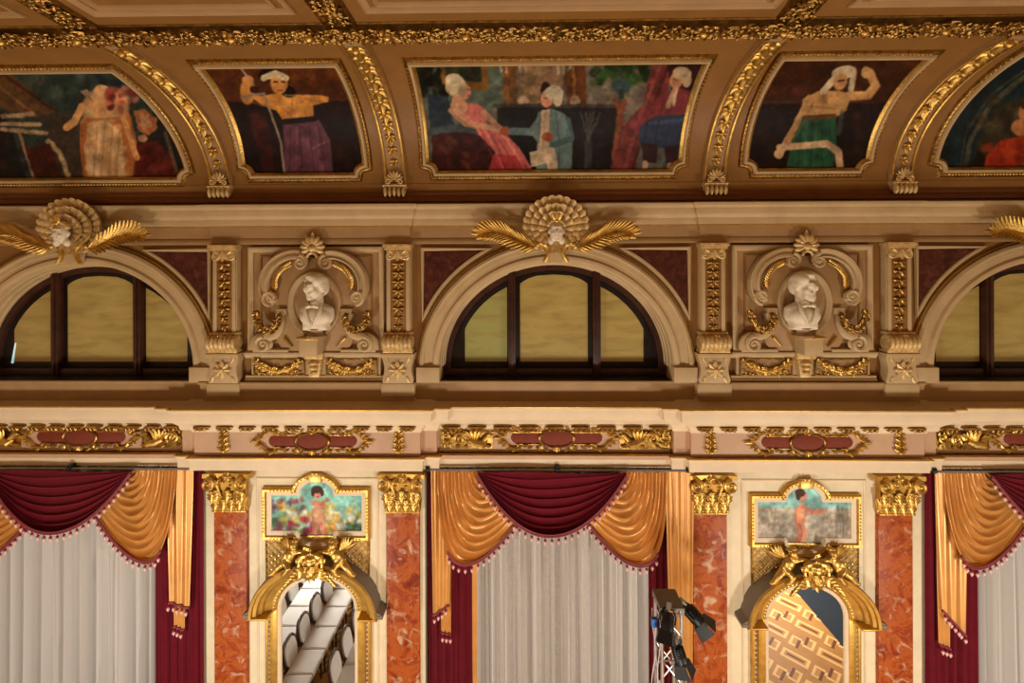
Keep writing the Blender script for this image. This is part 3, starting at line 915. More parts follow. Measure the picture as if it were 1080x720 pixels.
def paint_man():
    c = Canvas(205, 50, 395, 195, (92, 44, 16))
    c.dabs([(112, 56, 22), (70, 30, 12), (98, 50, 18)], 60, 210, 55, 390, 110, 6, 14, .35)
    c.poly((34, 18, 16), [(205, 108), (395, 106), (395, 195), (205, 195)])
    c.poly((64, 24, 18), [(262, 118), (280, 122), (290, 180), (276, 182)])
    c.dabs([(24, 14, 14), (54, 28, 22), (40, 20, 20)], 50, 250, 112, 390, 180, 4, 10, .4)
    c.finish()
    c.poly((98, 60, 74), [(298, 130), (336, 126), (348, 148), (352, 195), (300, 195), (299, 150)])
    c.dabs([(116, 72, 86), (82, 50, 62), (104, 62, 74)], 24, 304, 136, 346, 180, 4, 9, .4)
    c.line((150, 100, 96), [(330, 156), (342, 150)], 1.6)
    c.poly((206, 140, 66), [(264, 101), (280, 100), (296, 97), (316, 100), (338, 100), (346, 102), (346, 107), (330, 111), (331, 126), (300, 129), (291, 116), (276, 111)])
    c.poly((226, 164, 86), [(296, 100), (314, 102), (322, 124), (302, 126)], .6)
    c.ell((204, 142, 70), 261, 96, 8, 14); c.ell((214, 150, 78), 261, 84, 6, 5); c.ell((60, 26, 14), 268, 94, 5, 4)
    c.line((30, 20, 18), [(300, 128), (331, 125)], 6)
    c.ell((24, 12, 8), 283, 78, 11, 7, -10); c.ell((24, 12, 8), 303, 96, 9, 6, 20)
    c.ell((212, 148, 78), 294, 87, 9, 12, -8); c.line((222, 204, 160), [(278, 82), (290, 77), (301, 82)], 7)
    c.line((70, 40, 20), [(289, 86), (292, 86)], 2); c.line((70, 40, 20), [(297, 86), (300, 86)], 2); c.line((140, 60, 30), [(293, 95), (298, 95)], 1.6)
    for x_ in (308, 318, 328, 338): c.line((70, 42, 54), [(x_ - 2, 134), (x_ + (x_ - 318) * .3, 182)], 2, .6)
    for x_ in (313, 333): c.line((132, 88, 102), [(x_, 134), (x_ + (x_ - 318) * .3, 180)], 1.8, .5)
    c.ell((156, 98, 44), 308, 116, 10, 4, 0, .9, .5); c.line((156, 98, 44), [(308, 104), (307, 124)], 1.6, .6); c.line((160, 104, 48), [(322, 104), (340, 108)], 2, .6); c.line((236, 184, 110), [(300, 100), (334, 101)], 1.8, .5); c.line((150, 92, 42), [(266, 108), (286, 112)], 2, .6)
    c.line((146, 132, 112), [(255, 102), (278, 98), (296, 150), (300, 185)], 2.4); c.line((160, 140, 120), [(250, 68), (266, 86)], 2)
    c.finish(2.5, .4, 1.0); return c

def paint_woman():
    c = Canvas(778, 50, 990, 195, (66, 32, 14))
    c.dabs([(84, 42, 18), (46, 20, 10), (76, 38, 18)], 60, 785, 55, 985, 105, 5, 12, .35)
    c.poly((32, 18, 16), [(778, 110), (990, 108), (990, 195), (778, 195)])
    c.dabs([(22, 14, 14), (44, 28, 26), (52, 26, 20)], 60, 790, 112, 940, 182, 3, 8, .4)
    c.line((70, 48, 36), [(806, 107), (840, 107)], 2)
    c.finish()
    c.poly((190, 146, 92), [(846, 104), (862, 96), (884, 95), (898, 100), (892, 116), (884, 122), (850, 122), (846, 114)])
    c.line((194, 148, 94), [(853, 104), (838, 135), (826, 155), (821, 163)], 8)
    c.line((196, 150, 96), [(894, 101), (915, 100), (923, 90), (917, 76)], 9)
    c.ell((212, 168, 112), 913, 76, 5, 6)
    c.ell((208, 188, 150), 890, 76, 13, 7, -10); c.line((204, 184, 146), [(884, 78), (868, 96)], 7); c.line((200, 180, 146), [(900, 78), (897, 94)], 6)
    c.ell((196, 148, 98), 886, 86, 7, 9, 20)
    c.line((70, 40, 24), [(884, 85), (890, 84)], 1.8)
    c.poly((38, 84, 58), [(848, 122), (881, 120), (882, 150), (878, 178), (880, 195), (826, 195), (834, 150)])
    c.dabs([(48, 100, 68), (28, 64, 46)], 26, 838, 126, 878, 182, 3, 7, .5)
    for x_ in (846, 856, 866, 874): c.line((22, 56, 38), [(x_, 124), (x_ - (862 - x_) * .3, 180)], 1.8, .6)
    for x_ in (851, 861): c.line((62, 116, 80), [(x_, 126), (x_ - 3, 176)], 1.6, .5)
    c.line((140, 98, 56), [(851, 112), (880, 114)], 2, .5); c.line((142, 100, 58), [(858, 106), (842, 138), (828, 158)], 1.6, .6); c.line((220, 180, 126), [(852, 100), (836, 134)], 1.6, .5); c.line((150, 106, 62), [(896, 106), (918, 104), (928, 90)], 1.8, .6); c.line((150, 108, 66), [(868, 97), (867, 118)], 1.2, .5)
    c.line((92, 62, 30), [(848, 124), (880, 122)], 5)
    c.line((70, 84, 74), [(888, 118), (884, 140)], 5, .6)
    c.line((204, 170, 130), [(822, 155), (850, 153), (872, 151), (884, 160), (886, 180)], 7.5)
    c.ell((214, 176, 124), 821, 162, 5, 5)
    c.finish(2.5, .4, 1.0); return c

def paint_gown():
    c = Canvas(-60, 50, 215, 200, (44, 56, 48))
    c.dabs([(40, 66, 62), (58, 76, 66), (28, 44, 44), (84, 92, 76)], 80, -40, 60, 190, 125, 6, 15, .4)
    c.dabs([(14, 34, 44), (36, 66, 70)], 16, 100, 66, 170, 110, 5, 9, .5)
    c.poly((92, 60, 32), [(-60, 60), (6, 74), (62, 118), (30, 124), (-60, 90)])
    c.line((60, 34, 18), [(0, 76), (60, 118)], 3); c.line((124, 86, 46), [(-10, 84), (38, 122)], 2)
    c.poly((60, 48, 36), [(46, 122), (80, 118), (95, 185), (70, 200), (46, 150)])
    c.poly((30, 28, 26), [(150, 118), (200, 125), (210, 200), (140, 200)])
    c.poly((26, 22, 20), [(-60, 100), (10, 130), (30, 200), (-60, 200)])
    c.dabs([(18, 26, 40), (50, 26, 20), (14, 14, 14)], 34, -40, 120, 28, 186, 3, 8, .6)
    for k, y in enumerate((122, 130, 136)): c.line((168, 138, 98), [(2, y), (34 + k * 7, y - 2 + k * 3)], 4.5)
    c.line((176, 146, 104), [(50, 148), (62, 160), (72, 186)], 5); c.line((150, 120, 84), [(20, 140), (36, 190)], 3)
    c.poly((70, 26, 16), [(26, 156), (52, 150), (64, 186), (36, 186)])
    c.poly((88, 24, 20), [(140, 152), (166, 148), (190, 186), (136, 192)])
    c.dabs([(70, 18, 18), (116, 40, 32)], 20, 142, 155, 186, 186, 3, 7, .5)
    c.poly((176, 104, 56), [(140, 116), (152, 114), (164, 124), (166, 136), (156, 142), (146, 138)]); c.poly((200, 140, 92), [(146, 120), (156, 120), (160, 132), (150, 136)]); c.ell((190, 130, 90), 150, 145, 5, 4)
    c.finish()
    c.poly((176, 106, 54), [(84, 128), (94, 116), (136, 118), (144, 150), (140, 186), (88, 190), (84, 160)])
    c.poly((206, 168, 118), [(92, 130), (112, 126), (128, 140), (132, 190), (92, 190), (90, 156)])
    c.dabs([(222, 186, 138), (186, 134, 82), (212, 170, 118)], 40, 92, 130, 132, 186, 3, 8, .5)
    c.ell((206, 156, 104), 112, 112, 24, 16, 0); c.dabs([(224, 182, 132), (196, 138, 86), (206, 164, 110)], 26, 90, 98, 134, 124, 4, 8, .5)
    for x_ in (98, 106, 114, 122): c.line((160, 118, 74), [(x_ + 4, 134), (x_, 186)], 1.6, .5)
    for x_ in (102, 118): c.line((230, 198, 152), [(x_ + 3, 132), (x_, 184)], 1.8, .5)
    c.line((130, 74, 36), [(138, 122), (142, 184)], 2, .6); c.line((130, 74, 36), [(86, 132), (88, 186)], 2, .6); c.line((150, 100, 56), [(92, 126), (132, 124)], 2.4, .6)
    c.line((214, 160, 100), [(86, 112), (78, 128), (70, 134)], 8); c.line((210, 150, 92), [(130, 124), (138, 148), (144, 166)], 6)
    c.ell((206, 160, 110), 107, 96, 9, 7)
    c.dabs([(130, 46, 40), (150, 76, 60), (96, 30, 34), (206, 120, 90)], 34, 112, 92, 144, 116, 2, 6, .7)
    c.poly((150, 120, 90), [(84, 96), (92, 94), (98, 108)])
    c.line((120, 96, 66), [(174, 140), (186, 180)], 4, .6)
    c.finish(2.5, .4, 1.0); return c

def paint_red_robe():
    c = Canvas(975, 40, 1180, 200, (20, 38, 42))
    c.dabs([(16, 44, 44), (28, 48, 54), (14, 26, 34)], 70, 985, 55, 1170, 180, 5, 14, .4)
    c.line((72, 74, 58), [(1017, 184), (1022, 150), (1044, 110), (1080, 80), (1120, 60)], 5)
    c.line((60, 60, 48), [(1012, 178), (1018, 140), (1044, 100), (1082, 72)], 2)
    c.poly((50, 44, 28), [(1024, 184), (1030, 150), (1054, 112), (1180, 60), (1180, 184)])
    c.dabs([(64, 54, 32), (40, 30, 20), (80, 66, 38)], 50, 1032, 100, 1160, 180, 4, 10, .5)
    c.poly((24, 16, 14), [(1020, 190), (1030, 158), (1046, 168), (1044, 190)])
    c.finish()
    c.poly((166, 52, 26), [(1034, 190), (1040, 164), (1054, 148), (1082, 142), (1110, 160), (1120, 190)])
    c.dabs([(196, 76, 36), (120, 34, 20)], 20, 1040, 152, 1100, 184, 3, 7, .5)
    c.ell((186, 124, 76), 1077, 134, 11, 9); c.ell((180, 120, 76), 1082, 118, 8, 10); c.ell((60, 34, 18), 1084, 110, 9, 6)
    c.poly((70, 88, 76), [(1072, 190), (1082, 160), (1110, 156), (1110, 190)])
    c.finish(2.5, .4, 1.0); return c

def cove_painting(name, label, cv, pxq, gain, cham=0.17, tops=None):
    """pxq: left-bottom, right-bottom, left-top, right-top pixel columns plus bottom and top pixel rows of the canvas"""
    lb, rb, lt, rt, yb, yt = pxq
    sb, st = S_at(yb), S_at(yt)
    xlb, xrb = XC(lb, sb), XC(rb, sb); xlt, xrt = XC(lt, st), XC(rt, st)
    xc = (xlb + xrb) / 2
    base = Vector(cove(xc, sb - .15)); root = thing(name, base, label, 'painting', 'cove paintings')
    cm = lambda a, s, h: tuple(Vector(cove(a, s, h)) - base)
    def edge(t):
        return xlb + (xlt - xlb) * t, xrb + (xrt - xrb) * t
    nu = int((rb - lb) * 1.15); nv = 150
    m = MB()
    ms = []
    def f(u, v):
        a, b = edge(v); s = sb + (st - sb) * v
        d = max(0, cham - (s - sb))
        a, b = a + d, b - d
        return cm(a + (b - a) * u, s, 0.012)
    m.grid(f, nu, nv)
    o = m.build('canvas', CANVAS, root)
    pigment(o, cv, gain, base)
    # outline of the moulding, with scooped lower corners
    def outline(o_):
        pts = []
        (a0, b0), (a1, b1) = edge(0), edge(1)
        K = 24
        for i in range(K + 1):                    # right side up
            t = i / K; s = sb + cham + (st - sb - cham) * t
            pts.append((edge((s - sb) / (st - sb))[1], s))
        for i in range(1, 12): pts.append((b1 + (a1 - b1) * i / 12, st))
        for i in range(K + 1):
            t = 1 - i / K; s = sb + cham + (st - sb - cham) * t
            pts.append((edge((s - sb) / (st - sb))[0], s))
        for i in range(1, 6):
            q = i / 6 * math.pi / 2
            pts.append((a0 + cham * math.sin(q) * 0.8 + cham * 0.2 * i / 6, sb + cham - cham * (1 - math.cos(q)) * 0.8 - cham * .2 * i / 6))
        for i in range(13): pts.append((a0 + cham + (b0 - a0 - 2 * cham) * i / 12, sb))
        for i in range(5, 0, -1):
            q = i / 6 * math.pi / 2
            pts.append((b0 - cham * math.sin(q) * 0.8 - cham * 0.2 * i / 6, sb + cham - cham * (1 - math.cos(q)) * 0.8 - cham * .2 * i / 6))
        return pts
    pts = outline(0)
    m = MB(); m.sweep(pts, [(0.02, 0.0), (0.015, 0.03), (-0.01, 0.05), (-0.035, 0.06)], cm, closed=True)
    m.build('inner_gilding', GOLD, root)
    m = MB(); m.sweep(pts, [(-0.03, 0.0), (-0.03, 0.065), (-0.045, 0.085), (-0.075, 0.085), (-0.09, 0.06), (-0.09, 0.0)], cm, closed=True)
    m.build('frame', STONE, root)
    # beaded gilded strip outside the frame
    m = MB(); m.sweep(pts, [(-0.09, 0.0), (-0.095, 0.04), (-0.115, 0.05), (-0.14, 0.04), (-0.16, 0.0)], cm, closed=True)
    m.build('outer_strip', OLDGOLD, root)
    m = MB()
    tot = 0; P2 = pts + [pts[0]]
    for (a, b) in zip(P2[:-1], P2[1:]):
        L_ = math.dist(a, b); k = 0
        dx, dy = (b[0] - a[0]) / (L_ or 1), (b[1] - a[1]) / (L_ or 1)
        n = max(1, int(L_ / 0.05))
        for q in range(n):
            t = (q + .5) / n * L_
            m.ell(cm(a[0] + dx * t + dy * 0.118, a[1] + dy * t - dx * 0.118, 0.05), (.019, .019, .019), 6, 4)
    o = m.build('bead_strip', GOLD, root); o['kind'] = 'stuff'
    return root

UG = 0.84
cove_painting('cove_painting', 'cove painting of a figure in a pale gown under a dark teal sky', paint_gown(), (-55, 198, -75, 119, 185, 70), UG)
cove_painting('cove_painting', 'cove painting of a shirtless man in a purple skirt holding a sword', paint_man(), (259, 384, 214, 352, 181, 66), UG)
cove_painting('cove_painting', 'wide cove painting of a seated lady in pink with a kneeling gentleman', paint_couple(), (452, 716, 437, 742, 180, 66), UG)
cove_painting('cove_painting', 'cove painting of a woman in a green dress raising her arm', paint_woman(), (788, 912, 828, 976, 180, 64), UG)
cove_painting('cove_painting', 'cove painting of a red robed figure against dark foliage, cut by the frame edge', paint_red_robe(), (987, 1170, 1078, 1300, 180, 62), UG)

# =================================================================== LUNETTE ZONE
WINLAB = ['lunette window with a pale blue chink of light at its lower left corner', 'lunette window under the shell mask, greenish left pane beside two yellow ones',
          'lunette window cut by the right edge of the photo']
def pane_material(name, ca, cb, green):
    m = bpy.data.materials.new(name)
    N, L = nodes_of(m); b = N['Principled BSDF']
    b.inputs['Roughness'].default_value = 0.35; b.inputs['Coat Weight'].default_value = 0.25; b.inputs['Coat Roughness'].default_value = 0.08
    tc = N.new('ShaderNodeTexCoord'); mp = N.new('ShaderNodeMapping'); mp.inputs['Scale'].default_value = (0.7, 1, 3.2)
    L.new(tc.outputs['Object'], mp.inputs['Vector'])
    nz = N.new('ShaderNodeTexNoise'); nz.inputs['Scale'].default_value = 2.2; nz.inputs['Detail'].default_value = 8; nz.inputs['Distortion'].default_value = 0.5
    L.new(mp.outputs[0], nz.inputs['Vector'])
    rp = N.new('ShaderNodeValToRGB'); e = rp.color_ramp.elements
    e.new(0.5)
    for el, (p, c) in zip(e, ((0.15, cb), (0.5, ca), (0.8, green))): el.position = p; el.color = (*lin(c), 1)
    L.new(nz.outputs['Fac'], rp.inputs['Fac']); L.new(rp.outputs['Color'], b.inputs['Base Color'])
    return m
PANE_Y = pane_material('yellowed_glass', (176, 156, 88), (140, 118, 62), (188, 170, 104))
PANE_G = pane_material('greenish_glass', (164, 160, 92), (124, 118, 64), (146, 166, 96))
CHINK = bpy.data.materials.new('daylight_chink'); _n, _l = nodes_of(CHINK)
_n['Principled BSDF'].inputs['Emission Color'].default_value = (0.35, 0.85, 0.9, 1); _n['Principled BSDF'].inputs['Emission Strength'].default_value = 0.55

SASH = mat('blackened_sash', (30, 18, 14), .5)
YW = 0.36                                                   # window plane
for wi, xc in enumerate(XW):
    root = thing('window_%d' % (wi + 1), (xc, YW, ZSILL), WINLAB[wi], 'window')
    root['kind'] = 'structure'
    zs = ZSP - ZSILL
    def el(rx, ry, n=36): return [(rx * math.cos(math.pi * i / n), zs + ry * math.sin(math.pi * i / n)) for i in range(n + 1)]
    loc = lambda a, b, h: (a, -h, b)
    rx, ry = RX + 0.04, RY + 0.04
    m = MB()
    # outer arched frame
    path = [(rx, 0.0)] + el(rx, ry) + [(-rx, 0.0)]
    m.sweep(path, [(-0.02, 0.0), (-0.02, 0.06), (0.06, 0.075), (0.09, 0.05), (0.19, 0.05), (0.20, -0.02)], loc)
    m.box(-rx, rx, -0.06, 0.05, 0.0, 0.16, .01)
    m.build('frame', WOOD, root)
    m = MB(); m.box(-RX + .03, RX - .03, -.40, .02, .002, .03, .006); m.build('sill_shade', SASH, root)  # added dark sheet over the sill, standing in for its shade
    xm = 0.77                                               # mullions
    for sg in (-1, 1):
        m = MB(); x = sg * xm
        m.box(x - .07, x + .07, -.10, .05, .02, zs + ry * math.sqrt(1 - (xm / rx) ** 2) - .02, .015)
        m.box(x - .02, x + .02, -.125, .0, .02, zs + ry * math.sqrt(1 - (xm / rx) ** 2) - .02, .008)
        m.build('mullion', WOOD, root)
    # dark inner sashes
    ri, rj = rx - .18, ry - .18
    def clip_poly(x0, x1, rxx, ryy, z0):
        n = 20
        top = [(x1 + (x0 - x1) * i / n, zs + ryy * math.sqrt(max(0, 1 - min(1, ((x1 + (x0 - x1) * i / n) / rxx)) ** 2))) for i in range(n + 1)]
        return [(x0, z0), (x1, z0)] + top
    secs = [(-ri + .1, -xm - .05, PANE_G if wi == 1 else PANE_Y), (-xm + .05, xm - .05, PANE_Y), (xm + .05, ri - .1, PANE_Y)]
    for k, (x0, x1, pm) in enumerate(secs):
        if k == 1:
            outer = clip_poly(x0, x1, ri, rj, .13)
            inner = [(x0 + .1, .27), (x1 - .1, .27), (x1 - .1, zs + rj - .26)] + [(a * (x1 - .1), zs + rj - .26 + .17 * (1 - abs(a) ** 3)) for a in (0.9, .75, .5, 0, -.5, -.75, -.9)] + [(x0 + .1, zs + rj - .26)]
        else:
            r2, q2 = ri - .12, rj - .12
            if k == 0: x0, xi = -ri, -ri + .26
            else: x1, xi = ri, ri - .26
            outer = clip_poly(x0, x1, ri, rj, .13)
            inner = clip_poly(xi, x1 - .04, r2, q2, .27) if k == 0 else clip_poly(x0 + .04, xi, r2, q2, .27)
        m = MB(); m.prism(outer, .06, .02, .004)
        sash = m.build('sash', SASH, root)
        m = MB(); m.prism(inner, .02, .012, .0)
        m.build('pane', pm, sash)
    if wi == 0:
        m = MB(); m.prism([(-1.70, .24), (-1.66, .24), (-1.60, .62), (-1.625, .62)], .02, .008, .0)
        o = m.build('daylight_chink', CHINK, root); o['label'] = 'pale blue chink of daylight beside the pane'

# ---- archivolts, impost blocks
for wi, xc in enumerate(XW):
    m = MB()
    path = arc(xc, RX + ARCH, RY + ARCH, 56)
    prof = [(-.02, -.02), (-.02, .06), (0.0, .075), (.03, .085), (.055, .075), (.065, .055), (.13, .05), (.14, .04), (.20, .035), (.21, .045), (.235, .07),
            (.29, .075), (.315, .06), (.335, .03), (.335, -.06), (.355, -.07), (.355, -.16), (.375, -.17), (.375, -.26), (.39, -.27), (.39, -.42)]
    m.sweep(path, prof, W(0))
    for sg in (-1, 1):
        x0, x1 = sorted((xc + sg * (RX - .01), xc + sg * (RX + ARCH + .06)))
        m.box(x0, x1, -.13, .30, ZSILL + .005, ZSP + .02, .012)
    struct('trim_%d' % tn, m, STONE, ['pale round arch around the lunette with the blue chink', 'pale round arch around the central lunette', 'pale round arch around the lunette at the right edge'][wi], 'arch'); tn += 1
    m = MB()
    m.sweep(arc(xc, RX + ARCH + .045, RY + ARCH + .045, 56), [(-.014, -.01), (-.012, .03), (0, .04), (.012, .03), (.014, -.01)], W(0))
    struct('trim_%d' % tn, m, GOLDPAINT, ['thin gilded line around the arch with the blue chink', 'thin gilded line around the central arch', 'thin gilded line around the arch at the right edge'][wi], 'moulding'); tn += 1

# ---- upper pilasters
PX = [XP(236.5, -.12, 330), XP(420, -.12, 330), XP(752.5, -.12, 330), XP(949, -.12, 330)]
ZA, ZB = ZP(256, -.1), ZP(402, -.1)
def zl(py, Y=-.12): return ZP(py, Y) - ZB
PILAB = ['cream pilaster with gilded leaf drop, left of the bust looking left', 'cream pilaster with gilded leaf drop, between the left facing bust and the central lunette',
         'cream pilaster with gilded leaf drop, between the central lunette and the right facing bust', 'cream pilaster with gilded leaf drop, right of the bust looking right']
root = thing('upper_pilaster', (PX[0], 0, ZB), PILAB[0], 'pilaster', 'upper pilasters')
L0 = W(0)
m = MB(); m.box(-.215, .215, -.10, .02, zl(372), zl(262), .01)
m.box(-.20, -.135, -.125, -.09, zl(355), zl(270), .008); m.box(.135, .20, -.125, -.09, zl(355), zl(270), .008)
m.build('shaft', STONE, root)
m = MB(); m.box(-.135, .135, -.108, -.09, zl(356), zl(272), .004)
m.build('inset_panel', OCHRE, root)['label'] = 'ochre ground of the leaf drop'
m = MB()
for k in range(8):
    z = zl(276) - k * .155 - .03; sc = 1 if k < 6 else .75
    for a in (0, .85, -.85, 1.7, -1.7):
        m.leaf((0, -.11, z), (math.sin(a), 0, -math.cos(a)), (0, -1, 0), .13 * sc * (1 if a == 0 else .85), .075 * sc, .25, n=4, th=.5)
    m.ell((0, -.135, z), (.03 * sc, .03, .03 * sc), 8, 6)
m.tube([(0, -.12, zl(275)), (0, -.12, zl(348))], .014, 6)
m.build('leaf_drop', OLDGOLD, root)
m = MB()                                                     # capital: abacus, two volutes, leaf
m.box(-.25, .25, -.20, .0, zl(260.5), zl(256.8), .012); m.box(-.23, .23, -.17, .0, zl(263), zl(260.5), .01)
for sg in (-1, 1):
    m.spiral((sg * .145, zl(269)), .085, .02, 1.4, math.pi / 2, .026, .014, W(-.13), cw=sg)
m.box(-.2, .2, -.15, .0, zl(272), zl(263), .02)
for a in (-.6, 0, .6): m.leaf((0, -.15, zl(264)), (math.sin(a), 0, -math.cos(a)), (0, -1, 0), .18, .09, .25)
m.build('capital', PALEGOLD, root)
m = MB()                                                     # rolled scroll base
for k in range(7):
    x = -.255 + .51 * (k + .5) / 7
    m.lathe([(.02, -.04), (.13, -.034), (.15, 0), (.13, .034), (.02, .04)], (x, -.135, zl(361)), 16, axis='X')
m.box(-.26, .26, -.19, .0, zl(371.5), zl(368.5), .015); m.box(-.24, .24, -.15, .0, zl(353), zl(350), .012)
m.build('scroll_base', PALEGOLD, root)
m = MB(); m.leaf((0, -.2, zl(352)), (0, 0, -1), (0, -1, 0), .25, .12, .28); m.leaf((-.05, -.19, zl(353)), (-.5, 0, -1), (0, -1, 0), .2, .09, .2); m.leaf((.05, -.19, zl(353)), (.5, 0, -1), (0, -1, 0), .2, .09, .2)
m.build('base_leaf', GOLD, root)
m = MB()                                                     # pedestal block with waisted sides
w, z0, z1 = .27, zl(402), zl(375)
pts = [(-w, z0), (w, z0)] + [(w - .035 * math.sin(math.pi * i / 6), z0 + .05 + (z1 - z0 - .1) * i / 6) for i in range(7)] + [(w, z1), (-w, z1)] + [(-w + .035 * math.sin(math.pi * i / 6), z1 - .05 - (z1 - z0 - .1) * i / 6) for i in range(7)]
m.prism(pts, .0, -.17, .015)
m.box(-.29, .29, -.2, .0, zl(376), zl(372), .012)
m.box(-.29, .29, -.17, .0, zl(417), zl(404), .012); m.box(-.26, .26, -.16, .0, zl(404), zl(401), .01)
m.build('pedestal', STONE, root)
m = MB(); c = (0, -.18, zl(389))
for k in range(8):
    a = k / 8 * 6.283; m.leaf(c, (math.cos(a), 0, math.sin(a)), (0, -1, 0), .16, .09, .2, th=.5)
m.ell((0, -.21, zl(389)), .045, 10, 6)
for sx in (-1, 1):
    for q in (0, 1): m.leaf((sx * .16, -.175, zl(389) + (.12 if q else -.12)), (sx * .4, 0, (1 if q else -1)), (0, -1, 0), .12, .06, .1)
m.build('rosette', PALEGOLD, root)
for i in range(1, 4): dup(root, (PX[i], 0, ZB), PILAB[i])

# ---- spandrel panels of dark marble
def spandrel(x_corner, sg, xc, label):
    """sg = +1: panel left of its arch (corner at its upper left)"""
    ztop = ZP(262.5, -.02); ro, rq = RX + ARCH + .13, RY + ARCH + .17
    pts = []
    x_top = xc - sg * ro * math.sqrt(max(0, 1 - ((ztop - ZSP) / rq) ** 2))
    dx = abs(x_corner - xc); zc_ = ZSP + rq * math.sqrt(max(0, 1 - min(1, dx / ro) ** 2))
    n = 14; a0 = math.acos(max(-1, min(1, (x_top - xc) / ro))); a1 = math.acos(max(-1, min(1, (x_corner - xc) / ro)))
    zc_ = max(zc_, ZSP + .35)
    for i in range(n + 1):
        a = a0 + (a1 - a0) * i / n
        pts.append((xc + ro * math.cos(a), ZSP + rq * math.sin(a)))
    poly = [(x_corner, ztop)] + pts
    ctr = (x_corner, 0, ztop)
    root = thing('spandrel_panel', ctr, label, 'panel', 'spandrel panels')
    loc = [(p[0] - x_corner, p[1] - ztop) for p in poly]
    m = MB(); m.prism(loc, .02, -.012, .0); m.build('marble_field', DARK_MARBLE, root)
    m = MB(); area = sum(loc[i][0] * loc[(i + 1) % len(loc)][1] - loc[(i + 1) % len(loc)][0] * loc[i][1] for i in range(len(loc)))
    if area < 0: loc = loc[::-1]
    m.sweep(loc, [(.03, -.0), (.02, .035), (0, .045), (-.03, .04), (-.04, 0)], W(0), closed=True)
    m.build('moulding', STONE, root)
spandrel(XP(446, 0, 270), 1, XW[1], 'dark red marble panel filling the upper left corner beside the central arch')
spandrel(XP(726, 0, 270), -1, XW[1], 'dark red marble panel filling the upper right corner beside the central arch')
spandrel(XP(221, 0, 270), -1, XW[0], 'dark red marble panel right of the arch with the blue chink')
spandrel(XP(966, 0, 270), 1, XW[2], 'dark red marble panel left of the arch at the right edge')

